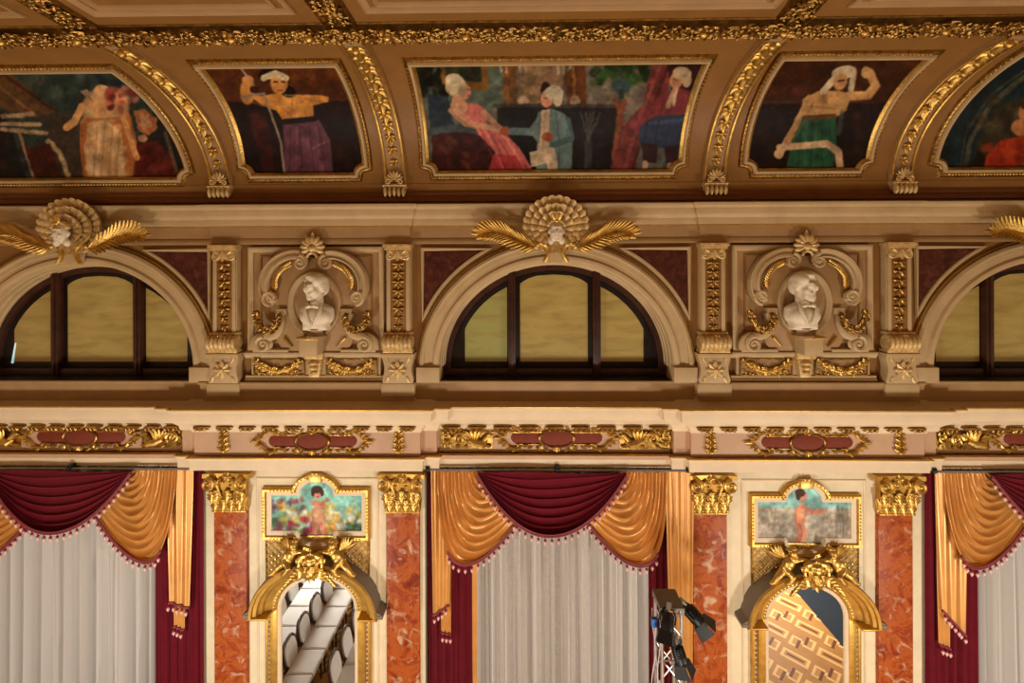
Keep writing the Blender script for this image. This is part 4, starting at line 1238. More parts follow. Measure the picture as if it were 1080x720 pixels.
# ---- shell masks over the arches
def shell_mask(loc, label, first=None):
    root = thing('keystone_mask', loc, label, 'ornament', 'shell masks over the lunettes')
    m = MB()
    # scalloped shell: three overlapping fans
    for tier, (r0, r1, y0, y1, n, zc) in enumerate(((.16, .54, -.05, -.16, 26, 0.0), (.14, .415, -.13, -.215, 20, -.02), (.10, .29, -.19, -.26, 14, -.04))):
        def fan(u, v, r0=r0, r1=r1, y0=y0, y1=y1, n=n, zc=zc):
            a = 2 * math.pi * u; w = abs(math.cos(n * a / 2))
            r = (r0 + (r1 - r0) * min(v, .9) / .9) * (1 + .05 * w * (v > .6))
            r *= (1.0 if math.sin(a) > -.2 else 1 - .16 * (-.2 - math.sin(a)))
            y = y0 + (y1 - y0) * min(v, .9) / .9 - .03 * w * min(v, .9)
            if v > .9: y += (v - .9) / .1 * .07; r -= (v - .9) / .1 * .02
            return (r * math.cos(a), y, zc + r * .93 * math.sin(a))
        m.grid(lambda u, v: fan(1 - u, v), n * 6, 10)
    m.lathe([(.0, .0), (.40, .02), (.44, .06), (.38, .1), (0, .12)], (0, -.01, -.03), 24, axis='Y')
    m.build('shell', PALEGOLD, root)
    m = MB()
    m.ell((0, -.30, -.10), (.115, .10, .165), 16, 12); m.ell((0, -.36, -.17), (.07, .05, .07), 10, 8)
    m.ell((0, -.405, -.115), (.02, .035, .045), 8, 6); m.ell((0, -.385, -.03), (.085, .02, .02), 8, 6)
    m.ell((0, -.395, -.19), (.035, .02, .012), 8, 5); m.ell((0, -.375, -.235), (.04, .03, .03), 8, 6)
    for sg in (-1, 1):
        m.ell((sg * .055, -.375, -.135), (.035, .03, .035), 8, 6); m.ell((sg * .12, -.28, -.1), (.02, .03, .045), 8, 6)
        m.ell((sg * .09, -.28, -.25), (.06, .06, .07), 8, 6)
    o = m.build('face', PLASTER, root); remesh(o, .011, 2)
    m = MB()
    for k in range(9):
        a = math.radians(15 + 150 * k / 8)
        m.ell((.135 * math.cos(a), -.31, -.02 + .11 * math.sin(a)), (.04, .05, .04), 8, 6)
    m.build('hair', PALEGOLD, root)
    m = MB()
    for a in (-.5, 0, .5): m.leaf((0, -.36, .06), (math.sin(a), -.2, math.cos(a)), (0, -1, 0), .16, .07, .2)
    m.ell((0, -.37, .07), .035, 8, 6)
    m.build('diadem', GOLD, root)
    for sg in (-1, 1):
        m = MB()
        ctl = [(.30, -.36), (.55, -.28), (.80, -.16), (1.05, -.10), (1.26, -.13)]
        pts = [(sg * x, -.14, z) for x, z in smooth_path(ctl, 4)]
        n_ = len(pts)
        m.tube(pts, [.036 - .024 * i / (n_ - 1) for i in range(n_)], 6)
        for i in range(1, n_ - 1):
            p = Vector(pts[i]); t = (Vector(pts[i + 1]) - p).normalized()
            for up_ in (1, -1):
                side = Vector((0, 0, up_))
                for q in (0, .5):
                    b = p.lerp(Vector(pts[i + 1]), q)
                    L_ = (.36 if up_ > 0 else .25) * (1 - .5 * abs(i / n_ - .35)) * (1 if i < n_ - 4 else .75)
                    m.leaf(b, t * .85 + side * (.70 - .25 * q) + Vector((0, -.25 * (q + .3), 0)), (0, -1, 0), L_ * 1.1, .06, .3, n=5, th=.7)
        m.leaf(pts[-1], (sg, 0, .1), (0, -1, 0), .2, .06, .2)
        m.build('palm_frond', GOLD, root)
    m = MB()                                                  # keystone with gilded scrolls
    m.prism([(-.11, -.62), (.11, -.62), (.15, -.25), (-.15, -.25)], .0, -.14, .015)
    m.build('keystone', STONE, root)
    for sg in (-1, 1):
        m = MB()
        pts = [(sg * x, -.16, z) for x, z in ((.30, -.30), (.23, -.29), (.16, -.33), (.13, -.42), (.15, -.52), (.20, -.60))]
        m.tube(smooth_path(pts, 5), .035, 6); m.ell((sg * .30, -.16, -.31), .05, 8, 6)
        m.build('keystone_scroll', GOLD, root)
    return root
YM = -.12
ps = P(586.5, 238, -.35)
sm = shell_mask((ps.x, YM, ps.z), 'cream shell mask with gilded palm fronds on the central lunette arch')
lift = ps.z
dup(sm, (XW[0] + .06, YM, lift), 'cream shell mask with gilded palm fronds above the lunette with the blue chink')
dup(sm, (XW[2] + .02, YM, lift), 'shell mask with only its left palm frond in view, at the right edge')

# ---- bust bays
BX = [XP(330.5, -.15, 320), XP(850.0, -.15, 320)]
q = 7.85 / 480
ZC = ZP(320, -.15)                                           # centre of the oval
def zq(py): return (320 - py) * q
CARLAB = ['cream scrolled cartouche framing the bust that looks left', 'cream scrolled cartouche framing the bust that looks right']
PANLAB = ['tan wall panel with cream moulding behind the left facing bust', 'tan wall panel with cream moulding behind the right facing bust']
DADLAB = ['dado block with gilded garland swags under the left facing bust', 'dado block with gilded garland swags under the right facing bust']

def rect(x0, x1, z0, z1): return [(x0, z0), (x1, z0), (x1, z1), (x0, z1)]
panel = thing('bay_panelling', (BX[0], 0, ZC), PANLAB[0], 'panel', 'bust bay panels')
m = MB(); m.box(-1.2, 1.2, -.025, .02, zq(372), zq(260)); m.build('field', TAN, panel)
m = MB(); m.sweep(rect(-1.17, 1.17, zq(371), zq(261)), [(-.03, 0), (-.03, .05), (0, .065), (.04, .05), (.06, .03), (.06, 0)], W(-.02), closed=True); m.build('outer_moulding', STONE, panel)
m = MB(); m.sweep(rect(-.98, .98, zq(369), zq(269)), [(-.02, 0), (-.015, .02), (.015, .02), (.02, 0)], W(-.02), closed=True); m.build('inner_moulding', OCHRE, panel)
dup(panel, (BX[1], 0, ZC), PANLAB[1])

car = thing('bust_cartouche', (BX[0], 0, ZC), CARLAB[0], 'cartouche', 'bust cartouches')
Wc = W(-.05)
def pq(dx, py): return (dx * q, zq(py))
m = MB()
# backing slab
half = [(0, 371), (34, 371), (40, 362), (44, 350), (38, 338), (36, 326), (46, 318), (50, 304), (48, 290), (40, 278), (28, 270), (14, 268), (0, 271)]
poly = [pq(a, b) for a, b in half] + [pq(-a, b) for a, b in half[-2:0:-1]]
n_oval = 40
m.prism(poly, -.02, -.09, .015)
m.build('backing', TAN, car)
m = MB()
ring = [(28 * q * math.cos(2 * math.pi * i / 48), zq(320) + 34.5 * q * math.sin(2 * math.pi * i / 48)) for i in range(48)]
m.sweep(ring, [(-.01, .0), (-.01, .06), (.015, .085), (.05, .08), (.075, .06), (.09, .055), (.10, .03), (.10, -.02)], W(-.07), closed=True)
m.build('oval_ring', STONE, car)
m = MB()                                                     # dished niche
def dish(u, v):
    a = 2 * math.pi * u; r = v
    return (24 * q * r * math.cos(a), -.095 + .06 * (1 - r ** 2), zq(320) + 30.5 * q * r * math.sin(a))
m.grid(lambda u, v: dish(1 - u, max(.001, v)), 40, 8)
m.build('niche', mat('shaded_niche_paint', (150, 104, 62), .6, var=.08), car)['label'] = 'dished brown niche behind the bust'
for sg in (-1, 1):
    m = MB()                                                 # hood arc with volutes
    ctrl = [(43, 319), (50, 312), (53, 301), (51, 289), (44, 278), (33, 270.5), (22, 267.5), (14, 268)]
    pth = smooth_path([(sg * a * q, zq(b)) for a, b in ctrl], 6)
    if sg > 0: pth = pth[::1]
    prof = [(-.085, 0), (-.085, .10), (-.06, .14), (-.02, .13), (0, .10), (.05, .09), (.06, .13), (.085, .12), (.085, 0)]
    m.sweep(pth, prof, W(-.06))
    m.spiral((sg * 13.5 * q, zq(276)), .13, .02, 1.7, math.pi / 2, .04, .02, W(-.13), cw=sg, h=.02)
    m.spiral((sg * 46.5 * q, zq(313)), .13, .02, 1.7, -math.pi / 2 if sg > 0 else -math.pi / 2, .04, .02, W(-.13), cw=sg, h=.02)
    m.ell((sg * 13.5 * q, -.13, zq(276)), (.12, .05, .12), 14, 8); m.ell((sg * 46.5 * q, -.13, zq(313)), (.12, .05, .12), 14, 8)
    m.build('hood_scroll', STONE, car)
    m = MB()                                                 # gilded strip in the hood
    sp = smooth_path([(sg * a * q, zq(b)) for a, b in ((40, 305), (40, 294), (34, 284), (25, 278))], 5)
    m.tube([(a, -.15, b) for a, b in sp], .03, 6)
    for i in range(1, len(sp)):
        a, b = sp[i]; t = (sp[i][0] - sp[i - 1][0], sp[i][1] - sp[i - 1][1])
        for s2 in (-1, 1): m.leaf((a, -.16, b), (t[0] - s2 * t[1] * .8, -.01, t[1] + s2 * t[0] * .8), (0, -1, 0), .075, .05, .2, n=3, th=.5)
    m.build('gilded_strip', GOLD, car)
    m = MB()                                                 # side pier and foot scroll
    m.box(*sorted((sg * 29 * q, sg * 40 * q)), -.16, -.02, zq(332), zq(325), .015)
    pth = smooth_path([(sg * a * q, zq(b)) for a, b in ((37, 330), (36, 341), (40, 351), (48, 355), (57, 355), (64, 360), (65, 369))], 6)
    m.sweep(pth, [(-.07, 0), (-.07, .10), (-.04, .12), (.04, .12), (.07, .10), (.07, 0)], W(-.04))
    m.spiral((sg * 54 * q, zq(363)), .145, .02, 1.6, math.pi / 2, .045, .02, W(-.12), cw=-sg, h=.02)
    m.ell((sg * 54 * q, -.10, zq(363)), (.15, .06, .13), 14, 8)
    m.box(*sorted((sg * 28 * q, sg * 66 * q)), -.13, -.02, zq(371.5), zq(368.5), .01)
    m.build('foot_scroll', STONE, car)
    m = MB()                                                 # gilded garland over the foot
    sp = smooth_path([(sg * a * q, zq(b)) for a, b in ((35, 334), (38, 343), (45, 348), (53, 345), (58, 337), (59, 330))], 5)
    m.tube([(a, -.19, b) for a, b in sp], [.03 + .02 * math.sin(math.pi * i / (len(sp) - 1)) for i in range(len(sp))], 6)
    rg = random.Random(5)
    for i, (a, b) in enumerate(sp):
        for k in range(3):
            an = rg.random() * 6.28
            m.leaf((a, -.2, b), (math.cos(an), -.3, math.sin(an)), (0, -1, 0), .085, .06, .3, n=3, th=.5)
    m.ell((sg * 59 * q, -.19, zq(329)), .05, 8, 6); m.ell((sg * 35 * q, -.19, zq(333)), .05, 8, 6)
    m.build('garland', OLDGOLD, car)
    m = MB(); m.tube([(sg * 24 * q, -.11, zq(366)), (sg * 33 * q, -.12, zq(356))], [.012, .03], 6); m.build('gilded_ray', GOLD, car)
m = MB()                                                     # crowning shell
for k in range(9):
    a = math.radians(-25 + 230 * k / 8)
    m.ell((math.cos(a) * .12, -.17, zq(260) + math.sin(a) * .12), (.05, .05, .10), 8, 8, Matrix.Rotation(math.pi / 2 - a, 3, 'Y'))
m.ell((0, -.19, zq(261)), (.08, .06, .07), 10, 8)
m.leaf((0, -.17, zq(252)), (0, 0, 1), (0, -1, 0), .14, .06, .1)
m.tube([(math.cos(a) * .085, -.2, zq(271) + math.sin(a) * .085) for a in [math.pi * i / 10 for i in range(11)]], .025, 6)
m.build('crowning_shell', PALEGOLD, car)
m = MB()
m.box(-9.5 * q, 9.5 * q, -.36, -.02, zq(372), zq(355.5), .012); m.box(-12 * q, 12 * q, -.40, -.02, zq(356), zq(353.5), .01)
m.build('bracket', STONE, car)
m = MB(); m.box(-11 * q, 11 * q, -.412, -.395, zq(355.6), zq(353.6), .006); m.build('bracket_gilding', GOLD, car)
dup(car, (BX[1], 0, ZC), CARLAB[1])

# ---- busts
def bust(loc, label, turn, beard=False):
    o_ = thing('portrait_bust', loc, label, 'bust')
    m = MB()
    H = Matrix.Rotation(R(turn), 3, 'Z')
    def E(c, r, rot=None):
        k = 1.16; m.ell(Vector((0, 0, .50)) + H @ ((Vector(c) - Vector((0, 0, .50))) * k), tuple(x * k for x in r), 18, 14, (H @ rot) if rot is not None else H)
    hc = .50
    E((0, .02, hc + .05), (.118, .14, .135)); E((0, -.015, hc - .045), (.095, .105, .125))          # skull, jaw
    E((0, -.105, hc - .125), (.042, .035, .032)); E((0, -.15, hc - .005), (.022, .042, .05), Matrix.Rotation(R(-18), 3, 'X'))   # chin, nose
    E((0, -.118, hc + .045), (.085, .03, .022)); E((0, -.125, hc - .072), (.038, .022, .016)); E((0, -.122, hc - .098), (.033, .02, .013))
    for s in (-1, 1):
        E((s * .045, -.108, hc + .012), (.036, .032, .028)); E((s * .06, -.085, hc - .045), (.042, .036, .045)); E((s * .118, .01, hc - .005), (.018, .034, .05))
        E((s * .075, .0, hc + .09), (.06, .12, .075)); E((s * .108, .02, hc + .03), (.03, .07, .06))
    E((0, -.02, hc + .145), (.10, .12, .05)); E((.03, -.085, hc + .125), (.07, .045, .04)); E((0, .09, hc + .02), (.10, .08, .13))
    if beard:
        E((0, -.10, hc - .13), (.07, .05, .07)); E((0, -.122, hc - .075), (.06, .025, .02)); E((.05, -.07, hc - .1), (.04, .05, .06)); E((-.05, -.07, hc - .1), (.04, .05, .06))
    m.tube([(0, .02, .20), (0, .015, .40)], [.10, .085], 14)
    # shoulders and chest, cut off below the breast
    m.ell((0, .02, .17), (.255, .12, .105), 20, 12); m.ell((0, -.03, .08), (.235, .13, .15), 20, 12); m.ell((0, -.01, -.03), (.205, .115, .12), 18, 12)
    m.box(-.185, .185, -.10, .08, -.12, .02, .05); m.ell((.17, .02, .10), (.085, .09, .13), 14, 10); m.ell((-.17, .02, .10), (.085, .09, .13), 14, 10)
    b = m.build('bust_figure', PLASTER, o_)
    remesh(b, .0135, 3)
    m = MB()                                                 # coat lapels and cravat
    for s in (-1, 1):
        m.tube([(s * .10, -.08, .28), (s * .115, -.15, .18), (s * .05, -.178, .04), (s * .01, -.155, -.05)], [.02, .03, .022, .01], 8, flat=.5)
        m.ell((s * .05, -.15, .24), (.05, .025, .03), 10, 6, Matrix.Rotation(R(s * 20), 3, 'Y'))
    m.ell((0, -.16, .24), (.025, .03, .025), 8, 6)
    m.build('lapels', PLASTER, o_)
    m = MB(); m.lathe([(.15, -.22), (.15, -.20), (.10, -.185), (.085, -.15), (.10, -.11), (.12, -.10)], (0, 0, 0), 20); m.build('socle', mat('veined_socle_stone', (166, 134, 98), .5), o_)
    return o_
zb = ZC + zq(353.5)
b1 = P(334, 340, -.28)
bust((b1.x, -.28, zb + .255), 'white portrait bust looking left in the left niche', -28).scale = (1.16, 1.16, 1.16)
b2 = P(846.5, 340, -.28)
bust((b2.x, -.28, zb + .255), 'white bearded portrait bust looking right in the right niche', 30, True).scale = (1.16, 1.16, 1.16)

# ---- dado with garland under each bust
dado = thing('dado_block', (BX[0], 0, ZC), DADLAB[0], 'dado', 'dado blocks')
x1 = 1.14
m = MB(); m.box(-x1, x1, -.06, .02, zq(401), zq(372), .0)
m.sweep([(x1 + .1, 0), (-x1 - .1, 0)], [(-.02, zq(372)), (.12, zq(372)), (.125, zq(374)), (.10, zq(376)), (.08, zq(378)), (.06, zq(378.5))], flat)
m.sweep([(x1 + .1, 0), (-x1 - .1, 0)], [(.05, zq(396.5)), (.08, zq(397)), (.085, zq(398.5)), (.07, zq(399.5)), (.10, zq(400.5)), (.10, zq(402.5)), (.0, zq(403))], flat)
m.build('dado_body', STONE, dado)
for sg in (-1, 1):
    m = MB(); x0_, x1_ = sorted((sg * 12 * q, sg * 66 * q)); m.box(x0_, x1_, -.075, -.05, zq(396), zq(379.5), .006); m.build('panel_ground', TAN, dado)
    m = MB(); rg = random.Random(9)
    for i in range(26):
        t = i / 25; x = x0_ + .06 + (x1_ - x0_ - .12) * t; z = zq(381.5) - .17 * (1 - (2 * t - 1) ** 2)
        r = .03 + .022 * math.sin(math.pi * t)
        m.ell((x, -.10, z), (r, .045, r), 8, 6)
        for k in range(3):
            an = rg.random() * 6.28; m.leaf((x, -.11, z), (math.cos(an), -.2, math.sin(an)), (0, -1, 0), .085, .055, .3, n=3, th=.5)
    m.build('garland', GOLD, dado)
    m = MB(); curls(m, x0_ + .05, x1_ - .05, zq(395.5), zq(390), W(-.075), 40, .06, rg, .03); m.build('leaf_relief', GOLD, dado)
    m = MB(); m.sweep(rect(x0_, x1_, zq(396), zq(379.5)), [(-.015, 0), (-.01, .02), (.01, .02), (.015, 0)], W(-.075), closed=True); m.build('gilded_edge', OLDGOLD, dado)
m = MB(); m.box(-10 * q, 10 * q, -.17, .0, zq(378.5), zq(372), .01)
m.prism([(-.09, zq(398)), (.09, zq(398)), (.13, zq(379)), (-.13, zq(379))], 0, -.14, .015)
for k in range(3): m.ell((0, -.16, zq(383 + 5 * k)), (.10 - .02 * k, .05, .04), 10, 6)
m.build('centre_block', PALEGOLD, dado)
dup(dado, (BX[1], 0, ZC), DADLAB[1])

# =================================================================== FRIEZE ORNAMENTS
YS = YF - .005                                               # frieze face of the side bays
YCN = YF + 2 * S1 - .005                                     # frieze face of the curtain bays
ZF = ZP(465.5, YS)
kf = (8 + YS) / FOC
def red_cartouche(loc, label, ymap=None):
    root = thing('frieze_cartouche', loc, label, 'ornament', 'red frieze cartouches')
    m = MB()
    pill = [(-.70, -.10), (.70, -.10)] + [(.70 + .1 * math.cos(a), .1 * math.sin(a)) for a in (-1, -.5, 0, .5, 1)] + [(.70, .10), (-.70, .10)] + [(-.70 - .1 * math.cos(a), .1 * math.sin(a)) for a in (1, .5, 0, -.5, -1)]
    m.prism(pill, .0, -.012, .003)
    m.prism([(.30 * math.cos(a), .155 * math.sin(a)) for a in [2 * math.pi * i / 28 for i in range(28)]], -.01, -.03, .006)
    m.build('red_field', REDFIELD, root)
    m = MB()
    ov = [(.30 * math.cos(a), .155 * math.sin(a)) for a in [2 * math.pi * i / 36 for i in range(36)]]
    m.sweep(ov, [(-.02, 0), (-.018, .035), (0, .045), (.018, .035), (.02, 0)], W(-.005), closed=True)
    for sg in (-1, 1):
        m.tube([(sg * .3, -.02, .112), (sg * .72, -.02, .112)], .012, 5); m.tube([(sg * .3, -.02, -.112), (sg * .72, -.02, -.112)], .012, 5)
    m.build('gilded_rim', OLDGOLD, root)
    m = MB()
    for sg in (-1, 1):
        for sz in (-1, 1):
            sp = smooth_path([(sg * x, sz * z) for x, z in ((.62, .16), (.74, .19), (.84, .15), (.90, .07), (.98, .03), (1.08, .0))], 4)
            m.tube([(a, -.03, b) for a, b in sp], [.035 - .022 * i / (len(sp) - 1) for i in range(len(sp))], 6)
            m.spiral((sg * .64, sz * .155), .05, .015, 1.2, math.pi / 2, .018, .01, W(-.02), cw=sg * sz)
            for k, (x, z, dx, dz) in enumerate(((.70, .17, .6, .6), (.80, .15, 1, .6), (.88, .08, 1, .8), (.94, .05, 1, .5), (.36, .15, -.6, .5), (.22, .17, -.5, .4), (.42, .14, .9, .3), (.5, .13, 1, .1))):
                m.leaf((sg * x, -.03, sz * z), (sg * dx, -.1, sz * dz), (0, -1, 0), .11, .06, .2, n=3, th=.5)
            m.spiral((sg * .30, sz * .17), .05, .015, 1.2, math.pi / 2, .02, .01, W(-.03), cw=-sg * sz)
        m.leaf((sg * .95, -.03, 0), (sg, 0, 0), (0, -1, 0), .18, .07, .1, n=3)
    for k in range(5):
        a = math.radians(90 + (k - 2) * 28)
        m.leaf((0, -.03, .14), (math.cos(a), -.1, math.sin(a)), (0, -1, 0), .12, .055, .2, n=3, th=.5)
        m.leaf((0, -.03, -.14), (math.cos(a), -.1, -math.sin(a)), (0, -1, 0), .11, .055, .2, n=3, th=.5)
    m.ell((0, -.05, .165), .035, 8, 6); m.ell((0, -.05, -.165), .03, 8, 6)
    m.build('gilded_scrollwork', GOLD, root)
    return root
fx = [XP(86, YCN, 466), XP(330, YS, 466), XP(587, YCN, 466), XP(851, YS, 466), XP(1108, YCN, 466)]
FL = ['red frieze cartouche with gilt scrolls in the bay above the left curtain', 'red frieze cartouche with gilt scrolls above the flower child painting',
      'red frieze cartouche with gilt scrolls above the central red swag', 'red frieze cartouche with gilt scrolls above the walking child painting', 'red frieze cartouche cut by the right edge of the photo']
fc = red_cartouche((fx[0], YCN, ZF), FL[0])
for i in range(1, 5):
    dup(fc, (fx[i], YS if i in (1, 3) else YCN, ZF), FL[i], scale=(.96 if i in (1, 3) else 1, 1, .95))

def leaf_stem(loc, label):
    root = thing('frieze_leaf_ornament', loc, label, 'ornament', 'frieze leaf ornaments')
    m = MB()
    m.tube([(0, -.015, -.19), (0, -.02, .19)], .016, 6)
    m.build('stem', OLDGOLD, root)
    m = MB()
    for k in range(4):
        z = -.16 + k * .095
        for sg in (-1, 1):
            m.leaf((0, -.02, z), (sg * 1, 0, .55), (0, -1, 0), .13 - .015 * k, .075, .25, n=4, th=.5)
            m.ell((sg * .06, -.035, z + .0), .022, 6, 5)
    m.leaf((0, -.02, .14), (0, 0, 1), (0, -1, 0), .11, .06, .2)
    m.ell((0, -.04, -.17), (.05, .03, .03), 8, 6)
    m.build('leaves', GOLD, root)
    return root
lx = [XP(p, YS, 466) for p in (237, 421, 749, 948)]
LL = ['gilded leaf ornament on the frieze above the marble pilaster right of the left curtain', 'gilded leaf ornament on the frieze above the marble pilaster left of the central curtain',
      'gilded leaf ornament on the frieze above the marble pilaster right of the central curtain', 'gilded leaf ornament on the frieze above the marble pilaster left of the right curtain']
ls = leaf_stem((lx[0], YS, ZF), LL[0])
for i in range(1, 4): dup(ls, (lx[i], YS, ZF), LL[i])

def griffin(loc, label, sg):
    """winged beast ending in leaf scrolls on a sunk panel"""
    root = thing('griffin_relief', loc, label, 'ornament', 'griffin reliefs on the frieze')
    m = MB(); m.box(-.46, .46, -.012, .0, -.19, .19, .003); m.build('panel_ground', OLDGOLD, root)
    m = MB()
    F = lambda x, z, h=.04: (sg * x, -h, z)
    m.tube([F(.05, -.02), F(.18, -.07), (sg * .30, -.06, -.09), F(.36, -.04)], [.05, .075, .07, .03], 8)      # body
    m.tube([F(.28, -.08), F(.33, .0), F(.38, .05)], [.06, .045, .035], 8); m.ell(F(.39, .06), (.05, .035, .04), 8, 6); m.leaf(F(.42, .06), (sg, 0, -.3), (0, -1, 0), .06, .04, .1, n=3)
    m.tube([F(.30, -.10), F(.40, -.14), F(.44, -.12)], [.035, .025, .02], 6)
    for k in range(6):
        m.leaf(F(.18 - .03 * k, -.02 + .012 * k, .06), (sg * (.35 - .28 * k), -.1, 1 - .08 * k), (0, -1, 0), .20 - .012 * k, .06, .2, n=4, th=.5)
    m.spiral((sg * -.12, .0), .12, .02, 1.5, 0 if sg > 0 else math.pi, .03, .014, W(-.03), cw=sg)
    m.spiral((sg * -.34, .03), .10, .02, 1.5, 0 if sg > 0 else math.pi, .026, .012, W(-.03), cw=-sg)
    rg = random.Random(4)
    for k in range(26):
        x = -.42 + .5 * rg.random(); z = -.15 + .3 * rg.random(); a = rg.random() * 6.28
        m.leaf(F(x, z, .025), (math.cos(a), -.1, math.sin(a)), (0, -1, 0), .09, .05, .25, n=3, th=.5)
    m.build('beast_and_scrolls', GOLD, root)
    return root
gx = [(XP(-4, YCN, 466), 1, 'gilded scroll relief cut by the left edge of the photo'), (XP(177, YCN, 466), -1, 'gilded griffin relief at the right end of the frieze above the left curtain'),
      (XP(492, YCN, 466), 1, 'gilded griffin relief left of the central red frieze cartouche'), (XP(681, YCN, 466), -1, 'gilded griffin relief right of the central red frieze cartouche'),
      (XP(1014, YCN, 466), 1, 'gilded griffin relief above the right curtain')]
for x, sg, lab in gx: griffin((x, YCN, ZF), lab, sg)
# framed panel lines of the curtain bays
for k, (a, b, lab) in enumerate(((-40, 203, 'gilded frame line of the frieze above the left curtain'), (466, 708, 'gilded frame line of the frieze above the central curtain'), (985, 1230, 'gilded frame line of the frieze above the right curtain'))):
    m = MB(); x0, x1 = XP(a, YCN, 466), XP(b, YCN, 466)
    m.sweep(rect(x0, x1, ZP(478, YCN), ZP(455.5, YCN)), [(-.02, 0), (-.015, .03), (.01, .03), (.02, 0)], W(YCN + .005), closed=True)
    struct('trim_%d' % tn, m, OLDGOLD, lab, 'moulding'); tn += 1

# dentil eggs under the ledge
def dentil_row(x0, x1, y, n, label):
    root = thing('dentil_row', ((x0 + x1) / 2, y, ZP(452.5, y - .06)), label, 'moulding', 'dentil rows')
    for i in range(n):
        x = -(x1 - x0) / 2 + (x1 - x0) * (i + .5) / n
        w = (x1 - x0) / n * .36
        m = MB(); m.ell((x, -.07, 0), (w, .05, .035), 10, 6); m.box(x - w, x + w, -.08, .02, .01, .035, .006)
        for s in (-.55, 0, .55): m.leaf((x + s * w, -.10, .02), (0, 0, -1), (0, -1, 0), .06, .05, .1, n=3, th=.5)
        m.build('dentil', OLDGOLD, root)
dentil_row(XP(-10, YCN - .05, 452), FX[0] - .3, YCN - .04, 10, 'row of gilded dentils under the ledge above the left curtain')
dentil_row(FX[0], FX[1], YS - .04, 10, 'row of gilded dentils under the ledge above the flower child painting')
dentil_row(FX[1] + .3, GX[0] - .3, YCN - .04, 9, 'row of gilded dentils under the ledge above the central curtain')
dentil_row(GX[0], GX[1], YS - .04, 10, 'row of gilded dentils under the ledge above the walking child painting')
dentil_row(GX[1] + .3, GX[1] + 2.6, YCN - .04, 6, 'row of gilded dentils under the ledge above the right curtain')

# =================================================================== LOWER BAYS
# ---- red marble pilasters with gilded capitals
MXP = [(241.8, 224.5, 260), (424.5, 408, 441), (750, 733, 768), (946.5, 928, 965.5)]
MX = [XP(a, .0, 620) for a, _, _ in MXP]
MLAB = ['red marble pilaster with gilded capital, just right of the left curtain', 'red marble pilaster with gilded capital, between the chair mirror and the central curtain',
        'red marble pilaster with gilded capital, beside the lighting truss', 'red marble pilaster with gilded capital, between the parquet mirror and the right curtain']
ZCT = ZP(500, -.05); ZCB = ZP(540.5, 0)
root = thing('marble_pilaster', (MX[0], YL, 0), MLAB[0], 'pilaster', 'marble pilasters')
hw = .295
m = MB(); m.box(-hw, hw, -.07, -.002, .35, ZCB, .012); m.build('shaft', RED_MARBLE, root)
m = MB(); m.box(-hw - .06, hw + .06, -.16, -.002, 0, .22, .015); m.box(-hw - .03, hw + .03, -.13, -.002, .22, .35, .03); m.build('base', CREAM, root)
m = MB()
m.box(-hw - .01, hw + .01, -.125, -.002, ZCB - .012, ZCB + .02, .01)
hcap = ZCT - ZCB
m.grid(lambda u, v: ((-1 + 2 * u) * (hw - .02 + .05 * v ** 3), -.11 - .06 * v ** 3, ZCB + hcap * v * .92), 8, 8)
m.box(-hw, hw, -.11, -.002, ZCB, ZCT - .05)
# abacus with concave front
ab = [(-hw - .12, .0)]
ab = [(-(hw + .12), -.17), (-(hw * .5), -.14), (0, -.13), (hw * .5, -.14), (hw + .12, -.17), (hw + .12, -.002), (-(hw + .12), -.002)]
vs = [(x, y - .03, z) for z in (ZCT - .075, ZCT) for x, y in ab]; nab = len(ab)
m.add(vs, [tuple(range(nab))[::-1], tuple(range(nab, 2 * nab))] + [(i, (i + 1) % nab, nab + (i + 1) % nab, nab + i) for i in range(nab)])
cap = m.build('capital', GOLDPAINT, root)
m = MB()
for r_, (z, n, L_, W_) in enumerate(((ZCB + .015, 4, .23, .17), (ZCB + .17, 3, .24, .17), (ZCB + .17, 2, .22, .13))):
    for k in range(n):
        x = (k - (n - 1) / 2) * (2 * hw / (n + .15)) if r_ < 2 else (-hw + .03, hw - .03)[k]
        m.leaf((x, -.12 - .012 * r_, z), (x * .12, -.02, 1), (0, -1, .1), L_, W_, .10, n=6, th=.3)
        m.ell((x, -.155 - .012 * r_, z + L_ * .93), (W_ * .30, .035, .03), 10, 6)
        for s in (-1, 1):
            for f_ in (.25, .5): m.leaf((x + s * .02, -.135 - .012 * r_, z + L_ * f_), (s * .75, -.10, .75), (0, -1, .1), L_ * .40, W_ * .36, .2, n=3, th=.5)
for s in (-1, 1):
    m.leaf((s * (hw - .01), -.07, ZCB + .03), (s * .10, -.02, 1), (s, -.3, 0), .24, .13, .15)
m.build('acanthus_leaves', GOLD, cap)
for sg in (-1, 1):
    m = MB()
    m.spiral((sg * (hw + .0), ZCT - .165), .115, .02, 1.8, math.pi / 2, .036, .016, W(-.20), cw=sg, h=.02)
    m.tube([(sg * .12, -.15, ZCB + .3), (sg * .2, -.18, ZCT - .12), (sg * hw, -.21, ZCT - .075)], [.02, .03, .03], 6)
    m.spiral((sg * .09, ZCT - .15), .065, .015, 1.3, math.pi / 2, .022, .012, W(-.17), cw=-sg, h=.02)
    m.build('volute', GOLD, cap)
m = MB()
for k in range(6): m.leaf((0, -.17, ZCT - .045), (math.cos(k * 1.047), 0, math.sin(k * 1.047)), (0, -1, 0), .085, .06, .2, n=3, th=.5)
m.ell((0, -.2, ZCT - .045), .03, 8, 6); m.build('fleuron', GOLD, cap)
for i in range(1, 4): dup(root, (MX[i], YL, 0), MLAB[i])

